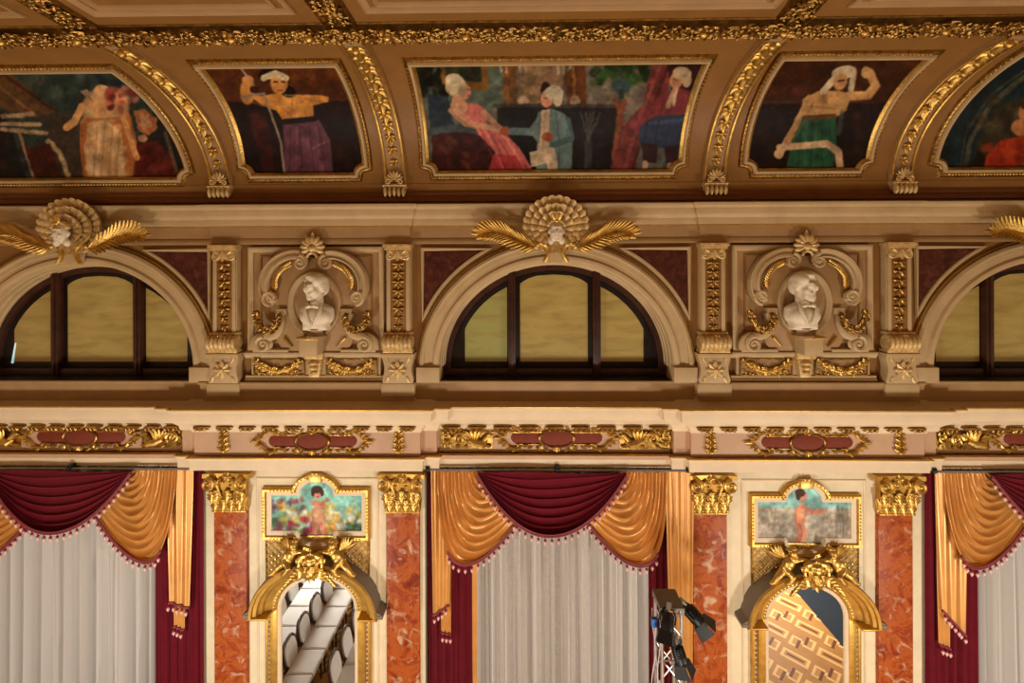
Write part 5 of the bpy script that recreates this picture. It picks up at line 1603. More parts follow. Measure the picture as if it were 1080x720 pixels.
# ---- sunk wall panel outlines of the side bays
for k, (a, b) in enumerate(((272, 399), (783, 912))):
    x0, x1 = XP(a, YL, 600), XP(b, YL, 600)
    m = MB(); m.sweep(rect(x0, x1, .5, ZP(505, YL)), [(-.02, .0), (-.015, .012), (.0, .02), (.02, .012), (.025, 0)], W(YL), closed=True)
    struct('trim_%d' % tn, m, CREAM, ['thin cream panel line around the chair mirror', 'thin cream panel line around the parquet mirror'][k], 'moulding'); tn += 1

# ---- cross shaped child paintings
def paint_flower_child():
    c = Canvas(270, 492, 400, 592, (120, 176, 160))
    c.poly((128, 198, 186), [(270, 492), (400, 492), (400, 533), (270, 533)])
    c.dabs([(66, 92, 52), (90, 108, 58), (48, 74, 46), (150, 140, 80)], 80, 280, 534, 392, 590, 3, 7, .6)
    c.dabs([(206, 186, 90), (196, 160, 62), (176, 150, 70)], 34, 294, 532, 392, 552, 3, 6, .65)
    c.dabs([(220, 220, 206), (206, 214, 204), (232, 226, 214)], 40, 302, 538, 388, 558, 2, 5, .7)
    c.dabs([(178, 32, 34), (160, 40, 70), (120, 30, 66)], 16, 288, 546, 330, 566, 2, 5, .75)
    c.dabs([(94, 50, 100), (110, 60, 70), (150, 50, 40)], 14, 284, 526, 320, 536, 2, 4, .65)
    c.dabs([(206, 138, 60), (216, 170, 60)], 16, 340, 540, 356, 562, 3, 5, .6)
    c.dabs([(70, 104, 60), (44, 74, 44)], 20, 366, 552, 390, 562, 2, 4, .6)
    c.dabs([(134, 34, 70), (52, 84, 40), (190, 140, 60)], 18, 322, 556, 348, 584, 2, 5, .6)
    c.finish(3, .5)
    c.ell((200, 146, 112), 335, 545, 6.6, 13); c.ell((212, 158, 122), 335, 541, 5, 9)
    c.line((190, 124, 96), [(331, 552), (331.5, 564), (332, 575)], 5); c.line((196, 130, 100), [(339.5, 552), (341, 562), (343, 570)], 5)
    c.line((206, 146, 114), [(330, 530), (336, 533), (341, 530)], 4.5); c.line((200, 136, 106), [(342, 533), (336, 530), (331, 529)], 4)
    c.ell((208, 146, 116), 334.5, 519.5, 4.6, 6); c.ell((62, 40, 26), 334, 515.5, 6, 4.2); c.ell((62, 40, 26), 329.6, 519, 2, 4); c.ell((62, 40, 26), 339.5, 519, 2, 4)
    c.ell((206, 130, 104), 332, 521.5, 1.3, 1); c.ell((206, 130, 104), 337, 521.5, 1.3, 1); c.ell((150, 70, 60), 334.6, 523.4, 1.4, .7)
    c.dabs([(170, 140, 60), (190, 110, 80)], 6, 338, 526, 346, 534, 2, 3, .7)
    c.line((140, 84, 64), [(336, 553), (336.4, 566)], 1.3, .8); c.line((146, 90, 70), [(329.4, 538), (330, 560), (330.6, 573)], 1.1, .6); c.line((146, 90, 70), [(341.6, 538), (342.4, 556), (343.6, 568)], 1.1, .6)
    c.ell((226, 180, 150), 333.5, 542, 2, 5, 0, .6, .6); c.line((150, 92, 72), [(333, 536), (339, 536)], 1, .5)
    c.ell((60, 40, 30), 333, 519, .8, .6); c.ell((60, 40, 30), 336.6, 519, .8, .6)
    c.finish(1.5, .08, 1.0); return c
def paint_walking_child():
    c = Canvas(778, 492, 915, 600, (150, 146, 128))
    c.poly((126, 186, 182), [(778, 492), (915, 492), (915, 536), (778, 534)])
    c.poly((166, 160, 142), [(778, 534), (915, 537), (915, 600), (778, 600)])
    c.dabs([(150, 142, 122), (176, 170, 152), (134, 120, 106)], 130, 786, 536, 904, 572, 1.5, 4, .5)
    for i in range(34):
        x = 790 + 110 * c.rs.rand()
        if 836 < x < 860: continue
        y = 540 + 24 * c.rs.rand(); c.line((120, 104, 86), [(x, y), (x + 2 * c.rs.randn(), y - 4 - 8 * c.rs.rand())], 1, .6)
    for i in range(10):
        x = 878 + 20 * c.rs.rand(); c.line((96, 84, 66), [(x, 566), (x + 2 * c.rs.randn(), 528 + 10 * c.rs.rand())], 1, .6)
    c.dabs([(206, 200, 186), (176, 150, 130), (120, 100, 90)], 30, 838, 562, 864, 590, 2, 4, .55)
    c.finish(3, .5)
    c.ell((202, 136, 104), 844, 543, 6.2, 13, 6); c.ell((214, 150, 116), 845, 539, 4.6, 8)
    c.line((200, 134, 102), [(844, 552), (849, 562), (845, 575)], 5.2); c.line((188, 120, 92), [(842, 554), (843, 565), (838, 573)], 4.6)
    c.line((212, 138, 110), [(845, 534), (855, 540), (868, 539)], 4.2)
    c.line((142, 80, 60), [(843, 552), (846, 562), (842, 573)], 1.2, .7); c.line((150, 90, 68), [(839.4, 536), (839, 552)], 1.2, .6); c.ell((226, 172, 142), 846, 541, 2, 5, 0, .6, .6)
    c.ell((212, 140, 112), 846, 522, 4.6, 5.6); c.ell((70, 44, 30), 843.6, 519, 5.4, 4.6); c.ell((70, 44, 30), 841.5, 523, 2.6, 4)
    c.finish(1.5, .08, 1.0); return c

CRX = [XP(334.5, YL, 540), XP(847.5, YL, 540)]
def cross_painting(x, pyc, label, cv, gain):
    kk = (8 + YL) / FOC
    z0 = ZP(pyc, YL)
    base = Vector((x, YL, z0)); root = thing('cross_painting', base, label, 'painting', 'cross shaped wall paintings')
    hwid, hh, r = 49 * kk, 19.5 * kk, 18.5 * kk                    # wings half width, half height, lobe radius
    out = []
    a0 = math.asin(min(.99, (hh - .02) / (r * 1.52)))
    # outline counter clockwise from the lower right wing
    lobe_t = hh + 15 * kk; lobe_b = hh + 12 * kk
    out += [(hwid, -hh), (hwid, hh), (r + .02, hh)]
    for i in range(0, 17):
        a = math.pi * i / 16
        out.append((r * math.cos(a), hh + .03 + (lobe_t - hh - .03) * math.sin(a)))
    out += [(-r - .02, hh), (-hwid, hh), (-hwid, -hh), (-r - .03, -hh)]
    for i in range(0, 17):
        a = math.pi + math.pi * i / 16
        out.append((r * math.cos(a), -hh - .03 + (lobe_b - hh - .03) * math.sin(a)))
    out += [(r + .03, -hh)]
    # canvas grid, clipped to the outline by dropping outside faces
    m = MB(); nx, nz = 130, 100
    x0, x1, zz0, zz1 = -hwid, hwid, -lobe_b, lobe_t
    def inside(a, b):
        c_ = False; n = len(out)
        for i in range(n):
            (xa, ya), (xb, yb) = out[i], out[(i + 1) % n]
            if (ya > b) != (yb > b) and a < (xb - xa) * (b - ya) / (yb - ya) + xa: c_ = not c_
        return c_
    vs = [(x0 + (x1 - x0) * i / nx, -.015, zz0 + (zz1 - zz0) * j / nz) for j in range(nz + 1) for i in range(nx + 1)]
    fs = []
    for j in range(nz):
        for i in range(nx):
            cx_, cz_ = x0 + (x1 - x0) * (i + .5) / nx, zz0 + (zz1 - zz0) * (j + .5) / nz
            if inside(cx_, cz_): fs.append((j * (nx + 1) + i, j * (nx + 1) + i + 1, (j + 1) * (nx + 1) + i + 1, (j + 1) * (nx + 1) + i))
    m.add(vs, fs)
    o = m.build('canvas', CANVAS, root); pigment(o, cv, gain, base)
    m = MB(); m.sweep(out, [(.02, .01), (.015, .03), (-.015, .045), (-.06, .05), (-.065, .02)], W(0), closed=True); m.build('cream_mount', CREAM, root)
    m = MB(); m.sweep(out, [(-.06, .0), (-.06, .06), (-.075, .085), (-.115, .09), (-.135, .06), (-.14, .0)], W(0), closed=True); m.build('gilded_frame', GOLDPAINT, root)
    m = MB()
    for (p, q_) in zip(out, out[1:] + out[:1]):
        L_ = math.dist(p, q_); n = max(1, int(L_ / .055)); dx, dz = (q_[0] - p[0]) / (L_ + 1e-9), (q_[1] - p[1]) / (L_ + 1e-9)
        for k in range(n):
            t = (k + .5) / n * L_
            m.ell((p[0] + dx * t + dz * .098, -.088, p[1] + dz * t - dx * .098), .014, 6, 4)
    o = m.build('bead_moulding', OLDGOLD, root); o['kind'] = 'stuff'
    m = MB()
    zt = lobe_t + .12
    for a in (-.9, -.3, .3, .9): m.leaf((0, -.08, zt - .08), (math.sin(a), -.1, math.cos(a)), (0, -1, 0), .14, .08, .2)
    m.box(-.12, .12, -.12, .0, zt - .12, zt + .03, .03)
    for sg in (-1, 1): m.spiral((sg * .11, zt - .02), .05, .015, 1.2, 0, .018, .01, W(-.09), cw=sg)
    m.build('crest', GOLD, root)
    return root
cross_painting(CRX[0], 541.5, 'cross shaped painting of a standing child among flowers', paint_flower_child(), 1.0)
cross_painting(CRX[1], 546.0, 'cross shaped painting of a child walking through pale reeds', paint_walking_child(), 1.0)

LATGROUND = mat('dull_gilded_ground', (206, 168, 92), .5, metal=.3, var=.2, vscale=20)
# ---- gilded lattice panel between painting and mirror
MIRX = [XP(337, YL, 640), XP(848, YL, 645)]
DY = [0, 5]                                                     # right bay sits a touch lower in the photograph
for k in range(2):
    z1, z0 = ZP(566 + DY[k], YL), ZP(622 + DY[k], YL); x0, x1 = CRX[k] - .90, CRX[k] + .92
    root = thing('lattice_panel', ((x0 + x1) / 2, YL, z0), ['gilded lattice panel under the flower child painting', 'gilded lattice panel under the walking child painting'][k], 'panel', 'lattice panels')
    w = (x1 - x0) / 2; h = z1 - z0
    m = MB(); m.box(-w, w, -.02, -.001, 0, h, .004); m.build('ground', LATGROUND, root)
    m = MB(); st = .125
    for s in (-1, 1):
        n = int((2 * w + h) / st) + 1
        for i in range(n):
            # diagonal s through the rectangle
            c0 = -w - h + i * st if s > 0 else -w + i * st
            ts = []
            xa, xb = (c0, c0 + h) if s > 0 else (c0, c0 - h)
            p0, p1 = [xa, 0.0], [xb, h]
            if min(xa, xb) > w or max(xa, xb) < -w: continue
            def at(xv): return (xv - xa) / (xb - xa) * h
            if p0[0] < -w: p0 = [-w, at(-w)]
            if p0[0] > w: p0 = [w, at(w)]
            if p1[0] > w: p1 = [w, at(w)]
            if p1[0] < -w: p1 = [-w, at(-w)]
            m.tube([(p0[0], -.025, p0[1]), (p1[0], -.025, p1[1])], .014, 4, caps=False)
    m.build('lattice', PALEGOLD, root)
    m = MB()
    for i in range(-8, 9):
        for j in range(0, 10):
            xx = i * st + (st / 2 if j % 2 else 0); zz_ = j * st / 2 + .03
            if abs(xx) < w - .04 and zz_ < h - .03: m.ell((xx, -.028, zz_), (.025, .014, .025), 6, 4)
    o = m.build('studs', GOLD, root); o['kind'] = 'stuff'
    m = MB(); m.sweep(rect(-w, w, 0, h), [(-.03, 0), (-.02, .03), (.0, .035), (.02, .0)], W(-.005), closed=True); m.build('edge', OLDGOLD, root)

# ---- arched mirrors
def mirror_glass():
    m = bpy.data.materials.new('mirror_glass'); N, L = nodes_of(m); b = N['Principled BSDF']
    b.inputs['Base Color'].default_value = (.92, .92, .9, 1); b.inputs['Metallic'].default_value = 1; b.inputs['Roughness'].default_value = .01
    return m
MG = mirror_glass()
kk = (8 + YL) / FOC
def arched_mirror(x, dy, label):
    zs = ZP(641 + dy, YL); zt = ZP(609 + dy, YL)
    root = thing('arched_mirror', (x, YL, 0), label, 'mirror', 'arched mirrors')
    a, b = 39 * kk, zt - zs
    zb_ = 0.9
    def ap(rx, ry, n=28): return [(rx * math.cos(math.pi * i / n), zs + ry * math.sin(math.pi * i / n)) for i in range(n + 1)]
    gl = [(-a, zb_), (a, zb_)] + ap(a, b)
    m = MB(); m.prism(gl, -.04, -.052, 0); m.build('glass', MG, root, smooth=False)
    closed_path = gl
    m = MB(); m.sweep(gl, [(.0, .045), (-.002, .075), (-.02, .09), (-.06, .085), (-.065, .03)], W(0), closed=True); m.build('inner_moulding', CREAM, root)
    # gilded frame below the hood, with a beaded cream strip
    m = MB()
    for sg in (-1, 1):
        m.box(*sorted((sg * (a + .06), sg * (a + .19))), -.10, -.002, zb_ - .2, zs + .02, .012)
        m.box(*sorted((sg * (a + .235), sg * (a + .285))), -.075, -.002, zb_ - .2, zs, .01)
    m.sweep(ap(a + .065, b + .065), [(0, .0), (0, .10), (-.03, .12), (-.10, .12), (-.13, .10), (-.13, 0)], W(0))
    m.box(-a - .28, a + .28, -.10, -.002, zb_ - .2, zb_ - .03, .02)
    gf_ = m.build('gilded_frame', GOLDPAINT, root)
    m = MB()
    for sg in (-1, 1): m.box(*sorted((sg * (a + .19), sg * (a + .235))), -.055, -.002, zb_ - .2, zs, .004)
    cs_ = m.build('cream_strip', CREAM, root)
    m = MB()
    z = zb_
    while z < zs - .03:
        for sg in (-1, 1): m.ell((sg * (a + .2125), -.06, z), (.016, .014, .03), 6, 5)
        z += .085
    o = m.build('beads', OLDGOLD, cs_); o['kind'] = 'stuff'
    m = MB()                                                  # egg row on the arched frame
    for i in range(1, 34):
        an = math.pi * i / 34
        m.ell(((a + .105) * math.cos(an), -.118, zs + (b + .105) * math.sin(an)), (.022, .016, .022), 6, 5)
    o = m.build('egg_row', GOLD, gf_); o['kind'] = 'stuff'
    # projecting hood
    ro, so = a + .46, b + .40
    hp = ap(ro, so, 40)
    m = MB(); m.sweep(hp, [(.0, .30), (.02, .33), (.06, .32), (.07, .28), (.12, .27), (.14, .22), (.19, .20), (.21, .15), (.26, .13), (.30, .12), (.34, .10)], W(0)); m.build('hood', GOLDPAINT, root)
    m = MB(); m.sweep(hp, [(.02, .0), (.0, .0), (.0, .305), (.02, .305)], W(0)); m.build('hood_top', GREY, root)['label'] = 'grey top of the hood'
    for sg in (-1, 1):
        m = MB()
        x0_, x1_ = sorted((sg * (a + .13), sg * (ro + .02)))
        m.box(x0_, x1_, -.32, -.002, zs - .03, zs + .0, .008); m.box(*sorted((sg * (a + .16), sg * (ro - .03))), -.25, -.002, zs - .07, zs - .03, .01)
        m.build('hood_return', GOLDPAINT, root)
    for sg in (-1, 1):
        m = MB()
        x0_, x1_ = sorted((sg * (ro - .02), sg * (ro + .10)))
        m.box(x0_, x1_, -.30, -.002, zs - .01, zs + .055, .012)
        m.prism([(sg * (ro - .03), zs + .05), (sg * (ro + .10), zs + .05), (sg * (ro - .03), zs + .13)], -.002, -.29, .01)
        m.build('hood_ear', GREY, root)['label'] = 'grey stub at the foot of the hood'
    return root, zs + so, ro
MLB = ['arched gilded mirror reflecting rows of white chairs', 'arched gilded mirror reflecting the parquet floor']
tops = []
for k in range(2):
    r_, zt_, ro_ = arched_mirror(MIRX[k], DY[k], MLB[k]); tops.append(zt_)

# ---- gilded putti on the hoods
def putto(loc, sg, label):
    root = thing('gilded_putto', loc, label, 'sculpture', 'gilded putti on the mirror hoods')
    F = lambda x, y, z: (sg * x, y, z)
    m = MB()
    m.ell(F(.02, -.05, .30), (.075, .078, .085), 14, 10)                                            # head
    m.ell(F(.035, -.12, .285), (.018, .02, .016), 8, 6); m.ell(F(.045, -.10, .265), (.05, .035, .04), 10, 8)
    m.tube([F(0, -.03, .17), F(.015, -.04, .25)], .045, 8)
    m.ell(F(-.03, -.03, .12), (.095, .08, .11), 14, 10, Matrix.Rotation(R(sg * 25), 3, 'Y')); m.ell(F(-.09, -.03, .02), (.10, .085, .095), 14, 10)
    m.tube([F(.05, -.05, .17), F(.14, -.07, .20), F(.24, -.07, .19)], [.045, .036, .028], 8)      # arm to the mask
    m.ell(F(.255, -.075, .19), (.035, .028, .028), 8, 6)
    m.tube([F(-.10, -.04, .16), F(-.16, -.08, .08), F(-.12, -.12, .02)], [.042, .035, .026], 8); m.ell(F(-.115, -.125, .01), (.03, .026, .026), 8, 6)
    m.tube([F(-.10, -.06, .0), F(-.02, -.13, -.06), F(-.10, -.14, -.15), F(-.16, -.14, -.17)], [.075, .062, .045, .03], 8)
    m.tube([F(-.14, -.04, .0), F(-.24, -.08, -.07), F(-.33, -.09, -.17), F(-.40, -.10, -.19)], [.07, .058, .042, .028], 8)
    o = m.build('figure', GOLD, root); remesh(o, .015, 2)
    m = MB()
    for k in range(14):
        a = k * 2.4; r = .06
        m.ell(F(.015 + .055 * math.cos(a), -.03 + .05 * math.sin(a) * .7, .355 + .02 * math.sin(a * 1.7)), .03, 8, 6)
    m.build('curls', GOLD, root)
    m = MB()
    for k in range(5): m.leaf(F(-.08, .02, .16), (sg * (-.9 + .12 * k), .35, .35 + .28 * k), (sg * .3, -1, 0), .30 - .02 * k, .10, .15, n=4, th=.4)
    m.build('wing', GOLD, root)
    for f in (0,):
        m = MB()
        for k in range(5):
            t = (k - 2) * .012
            L_ = (.035, .048, .052, .046, .036)[k]
            m.tube([F(.275, -.075 + t, .19 + abs(t) * .2), F(.275 + L_ * .6, -.085 + t, .185), F(.275 + L_ * .9, -.085 + t, .168)], [.009, .008, .006], 6)
        m.build('fingers', GOLD, root)
    return root
def mask_shield(loc, label):
    root = thing('gilded_mask_shield', loc, label, 'sculpture', 'gilded mask shields on the mirror hoods')
    m = MB()
    m.ell((0, -.10, .08), (.15, .12, .18), 16, 12); m.ell((0, -.20, .0), (.09, .06, .09), 10, 8); m.ell((0, -.235, .07), (.028, .04, .055), 8, 6)
    for s in (-1, 1):
        m.ell((s * .065, -.20, .055), (.045, .036, .045), 8, 6); m.ell((s * .065, -.21, .125), (.05, .024, .018), 8, 6)
        m.ell((s * .11, -.12, .16), (.06, .08, .07), 8, 6)
    m.ell((0, -.222, .0), (.048, .022, .016), 8, 6); m.ell((0, -.14, .23), (.11, .08, .06), 10, 8)
    o = m.build('face', GOLD, root); remesh(o, .015, 2)
    for s in (-1, 1):
        m = MB()
        m.tube(smooth_path([(s * .05, -.12, .28), (s * .17, -.13, .24), (s * .20, -.15, .10), (s * .17, -.15, -.04), (s * .24, -.15, -.12), (s * .33, -.13, -.07)], 5), [.035 + .012 * math.sin(i * .5) for i in range(26)], 7)
        m.spiral((s * .27, -.07), .075, .02, 1.3, 0 if s > 0 else math.pi, .028, .014, W(-.14), cw=s)
        m.spiral((s * .21, .20), .065, .02, 1.3, math.pi / 2, .026, .014, W(-.14), cw=s)
        for k in range(6): m.leaf((s * (.12 + .045 * k), -.14, .02 - .035 * k), (s, -.25, .5 - .22 * k), (0, -1, 0), .15, .085, .25, n=4, th=.5)
        m.build('scroll', GOLD, root)
    m = MB()
    for k in range(5):
        a = (k - 2) * .45; m.leaf((0, -.13, .22), (math.sin(a), -.1, math.cos(a)), (0, -1, 0), .12, .06, .2, n=3, th=.5)
    for k in range(7):
        a = math.pi + math.pi * k / 6; m.leaf((0, -.13, -.06), (math.cos(a), -.15, math.sin(a) * .5), (0, -1, 0), .13, .07, .2, n=3, th=.5)
    m.build('leaf_crown', GOLD, root)
    return root
for k in range(2):
    zt = tops[k]; w_ = ['chair', 'parquet'][k]
    yb = YL - .20
    mask_shield((MIRX[k] + .0, yb, zt - .10), 'gilded mask shield crowning the %s mirror' % w_)
    for sg in (1, -1):
        x = MIRX[k] - sg * .36
        putto((x, yb, zt + .0), sg, 'gilded putto reclining on the %s side of the %s mirror hood' % ('left' if sg > 0 else 'right', w_))

# =================================================================== CURTAINS
CC = 586.0
YSW = -.17
def lp(dx, py, Y, wi=1):
    p = P(CC + dx, py, Y); return (p.x - XC1, p.z)
XC1 = P(CC, 497, YSW).x
CXW = [XW[0] - XW[1] + XC1 - .09, XC1, XW[2] - XW[1] + XC1 + .09]
ZROD = P(CC, 497.5, YSW).z

# one tassel mesh: crimson knot on a pale bead
def tassel_mesh():
    m = MB()
    m.tube([(0, 0, 0), (0, 0, -.03)], .008, 5); m.ell((0, 0, -.042), (.024, .024, .02), 8, 6)
    k = len(m.f)
    m.ell((0, 0, -.082), (.026, .026, .03), 8, 6); m.ell((0, 0, -.115), (.012, .012, .014), 6, 5)
    o = m.build('tassel', BEADR); o.data.materials.append(BEADM)
    for i, p in enumerate(o.data.polygons): p.material_index = 1 if i >= k else 0
    me = o.data; bpy.data.objects.remove(o); return me
TASSEL = tassel_mesh()
def hang_tassels(pts, step, parent):
    d = 0; nxt = step * .5
    for a, b in zip(pts[:-1], pts[1:]):
        L_ = math.dist(a, b)
        while nxt <= d + L_:
            t = (nxt - d) / L_
            o = bpy.data.objects.new('tassel', TASSEL); COL.objects.link(o); o.parent = parent
            o.location = Vector(a).lerp(Vector(b), t) + Vector((0, -.012, -.015)); nxt += step
        d += L_

def red_swag(loc, label):
    root = thing('crimson_swag', loc, label, 'curtain', 'crimson swags')
    def f(u, v):
        v = max(v, .0); t = 2 * u - 1
        s = 1 - abs(t) ** 2.15
        top = -78 + 156 * u * 1.0
        dx = top * (1 - .06 * v * (1 - abs(t))) - 4
        sag = (62 * v ** .92) * s + (2.5 * v) * (1 - s)
        env = max(0, 1 - abs(t) ** 3) ** .6
        ph = 2 * math.pi * (6.5 * v + .12 * math.sin(3 * t))
        sag += env * 1.6 * math.sin(ph)
        Y = YSW - .06 - .07 * v * s + .042 * env * math.cos(ph) * (0.35 + .65 * v)
        x, z = lp(dx, 497 + sag, YSW); return (x, Y - YSW, z - ZROD)
    m = MB(); m.grid(lambda u, v: f(u, 1 - v), 70, 80); m.build('swag_cloth', VELVET, root)
    hem = [Vector(f(i / 80, 1)) + Vector((0, -.012, 0)) for i in range(81)]
    m = MB(); m.tube(hem, .022, 6); m.tube([p + Vector((0, -.006, .03)) for p in hem], .011, 5); br = m.build('braid', TRIM, root)
    hang_tassels(hem, .115, br)
    return root

def gold_swag(loc, label, sg):
    """sg = -1: left of the crimson swag"""
    root = thing('gold_swag', loc, label, 'curtain', 'gold satin swags')
    def f(u, v):
        # u along the fold, v = which fold (0 upper inner edge, 1 left edge and hem)
        S = (-78 - 47 * v, 498); E = (-75 + 37 * min(1, v * 1.15) ** .8, 500 + 49 * min(1, v * 1.1))
        h = 112 * v ** 1.15
        p0 = S; p3 = E; p1 = (S[0] + 1.5, S[1] + h); p2 = (E[0] - 57 * v ** 1.3, E[1] + 73 * v ** 1.5)
        dx, py = bez(p0, p1, p2, p3, u)
        env = math.sin(math.pi * min(1, u * .96 + .04)) ** .5 * (.4 + .6 * v)
        ph = 2 * math.pi * 12.5 * v + .9 * math.sin(7 * v)
        py += .9 * env * math.sin(ph)
        Y = .05 - .09 * math.sin(math.pi * u) * v * (1 - .6 * u) + .036 * env * math.cos(ph) + .026 * (1 - u) * math.cos(ph) * .6 + .012 * math.sin(21 * v + 9 * u) + .008 * math.sin(47 * v - 14 * u)
        x, z = lp(dx, py, YSW); x0, _ = lp(0, py, YSW)
        return ((x if sg < 0 else 2 * CSH - x), Y, z - ZROD)
    m = MB(); m.grid((lambda u, v: f(u, v)) if sg < 0 else (lambda u, v: f(1 - u, v)), 60, 110); m.build('swag_cloth', SATIN, root)
    hem = [Vector(f(i / 90, 1)) + Vector((0, -.012, 0)) for i in range(32, 91)]
    m = MB(); m.tube(hem, .022, 6); m.tube([p + Vector((0, -.006, .03)) for p in hem], .011, 5); br = m.build('braid', TRIM, root)
    hang_tassels(hem, .115, br)
    return root
CSH = lp(-4, 497, YSW)[0]

def tail(loc, label, sg, x0, x1, y0, y1, second=None, layers=2, Yb=-.075):
    """pleated gold tail hanging beside the swag; y0 / y1 = pixel rows of its outer and inner hem corners"""
    root = thing('gold_tail', loc, label, 'curtain', 'gold satin tails')
    for k in range(layers):
        sf = second or (.4, 1.0, 672, 674)
        a, b = (x0, x1) if k == 0 else (x0 + (x1 - x0) * sf[0], x0 + (x1 - x0) * sf[1])
        ya, yb = (y0, y1) if k == 0 else sf[2:]
        yo = 0.0 if k == 0 else .05
        def f(u, v, a=a, b=b, ya=ya, yb=yb, yo=yo):
            dx = a + (b - a) * u * (1 - .22 * v) + (b - a) * .12 * v
            yend = ya + (yb - ya) * u
            py = 498 + (yend - 498) * v
            ph = u * math.pi * 5
            Y = Yb + yo - YSW + .03 * math.cos(ph) * (1.1 - .7 * v) - .03 * v
            x, z = lp(dx, py, YSW)
            return ((x if sg < 0 else 2 * CSH - x), Y, z - ZROD)
        m = MB(); m.grid((lambda u, v: f(u, 1 - v)) if sg < 0 else (lambda u, v: f(1 - u, 1 - v)), 40, 24)
        c = m.build('tail_cloth', SATIN, root)
        hem = [Vector(f(i / 40, 1)) + Vector((0, -.012, 0)) for i in range(41)]
        m = MB(); m.tube(hem, .02, 6); br = m.build('braid', TRIM, root)
        hang_tassels(hem, .085, br)
    return root

def drape(loc, label, name, mt, x0, x1, Y, n, amp, ztop, cat, lining=None, seed=1):
    root = thing(name, loc, label, cat)
    rg = random.Random(seed); ph = [rg.random() * 6.28 for _ in range(6)]
    def f(u, v):
        dx = x0 + (x1 - x0) * u
        w = u * n * 2 * math.pi
        d = amp * (math.sin(w + .8 * math.sin(w * .31 + ph[0]) + .25 * math.sin(4 * v + ph[1])) + .45 * math.sin(w * 2.3 + ph[2] + .6 * v) + .3 * math.sin(w * .43 + ph[3]))
        d *= .55 + .45 * (1 - v)
        x = lp(dx, 620, Y)[0]
        return (x, Y + d - YSW, (ztop - ZROD) * v + (.03 - ZROD) * (1 - v))
    m = MB(); m.grid(f, int(n * 14), 14); m.build('drape_cloth' if cat == 'curtain' else 'cloth', mt, root)
    if lining:
        a, b = lining
        m = MB(); m.grid(lambda u, v: (lp(a + (b - a) * u, 620, Y - .03)[0], Y - .03 - YSW, (ztop - ZROD) * v + (.03 - ZROD) * (1 - v)), 3, 4); m.build('gold_lining', SATIN, root)['label'] = 'narrow gold lining edge'
    return root

SHEER = bpy.data.materials.new('white_sheer'); _n, _l = nodes_of(SHEER)
_b = _n['Principled BSDF']; _b.inputs['Base Color'].default_value = (*lin((210, 205, 198)), 1); _b.inputs['Roughness'].default_value = .8
_b.inputs['Sheen Weight'].default_value = .2
_t = _n.new('ShaderNodeBsdfTranslucent'); _t.inputs['Color'].default_value = (*lin((206, 200, 190)), 1)
_m = _n.new('ShaderNodeMixShader'); _m.inputs[0].default_value = .18
_l.new(_b.outputs[0], _m.inputs[1]); _l.new(_t.outputs[0], _m.inputs[2]); _l.new(_m.outputs[0], _n['Material Output'].inputs['Surface'])

names = ['left', 'central', 'right']
L3 = lambda wi: (CXW[wi], YSW, ZROD)
ZHEAD = ZROD - .01
for wi in range(3):
    w_ = ['the left edge of the photo', 'the middle of the photo', 'the right edge of the photo'][wi]
    drape(L3(wi), ['white sheer curtain hanging under the left crimson swag', 'white sheer curtain hanging in the middle, beside the lighting truss', 'white sheer curtain at the right edge of the photo'][wi],
          'sheer_curtain', SHEER, -135 if wi == 0 else -98, 118, .22, 13, .12, ZHEAD, 'curtain', seed=wi + 2)
    red_swag(L3(wi), ['crimson velvet swag with tassels, between two gold swags in the upper left window bay', 'crimson velvet swag with tassels at the centre above the white sheer curtain', 'crimson velvet swag with tassels, only its tip in view at the right edge'][wi])
# gold swags
gold_swag(L3(0), 'gold satin swag cut by the left edge of the photo', -1)
gold_swag(L3(0), 'gold satin swag right of the left crimson swag', 1)
gold_swag(L3(1), 'gold satin swag left of the central crimson swag', -1)
gold_swag(L3(1), 'gold satin swag right of the central crimson swag, above the truss', 1)
gold_swag(L3(2), 'gold satin swag left of the crimson swag at the right edge', -1)
# crimson drapes
drape(L3(0), 'crimson velvet drape beside the left sheer curtain, next to the marble pilaster', 'velvet_drape', VELVET, 83, 136, .045, 5, .035, ZHEAD, 'curtain', seed=11)
drape(L3(1), 'crimson velvet drape left of the central sheer curtain', 'velvet_drape', VELVET, -134, -86, .045, 5, .035, ZHEAD, 'curtain', lining=(-88, -83), seed=12)
drape(L3(1), 'crimson velvet drape behind the lighting truss', 'velvet_drape', VELVET, 98, 128, .045, 4, .035, ZHEAD, 'curtain', seed=13)
drape(L3(2), 'crimson velvet drape beside the right sheer curtain', 'velvet_drape', VELVET, -132, -78, .045, 5, .035, ZHEAD, 'curtain', seed=14)
# gold tails
tail(L3(0), 'long gold satin tail beside the left crimson drape', 1, -140, -113, 646, 640, (.35, .85, 672, 668))
tail(L3(1), 'long gold satin tail at the left side of the central curtain', -1, -133, -110, 652, 640)
tail(L3(1), 'long gold satin tail at the right side of the central curtain, behind the truss', 1, -155, -124, 720, 690, layers=1)
tail(L3(2), 'long gold satin tail at the left side of the right curtain', -1, -128, -98, 642, 668, (.05, .5, 680, 684))
# rods
for wi in range(3):
    root = thing('curtain_rod', L3(wi), ['grey curtain rod above the left crimson swag', 'grey curtain rod above the central crimson swag', 'grey curtain rod above the right gold swag'][wi], 'rod', 'curtain rods')
    x0, x1 = lp(-137, 497, YSW)[0], lp(142, 497, YSW)[0]
    m = MB(); m.tube([(x0, .03, .015), (x1, .03, .015)], .022, 8); m.build('pole', STEEL, root)
    for x in (x0 + .03, (x0 + x1) / 2, x1 - .03):
        m = MB(); m.box(x - .035, x + .035, .0, .30, -.01, .08, .01); m.ell((x, .02, .03), .045, 8, 6); m.build('bracket', BLACK, root)

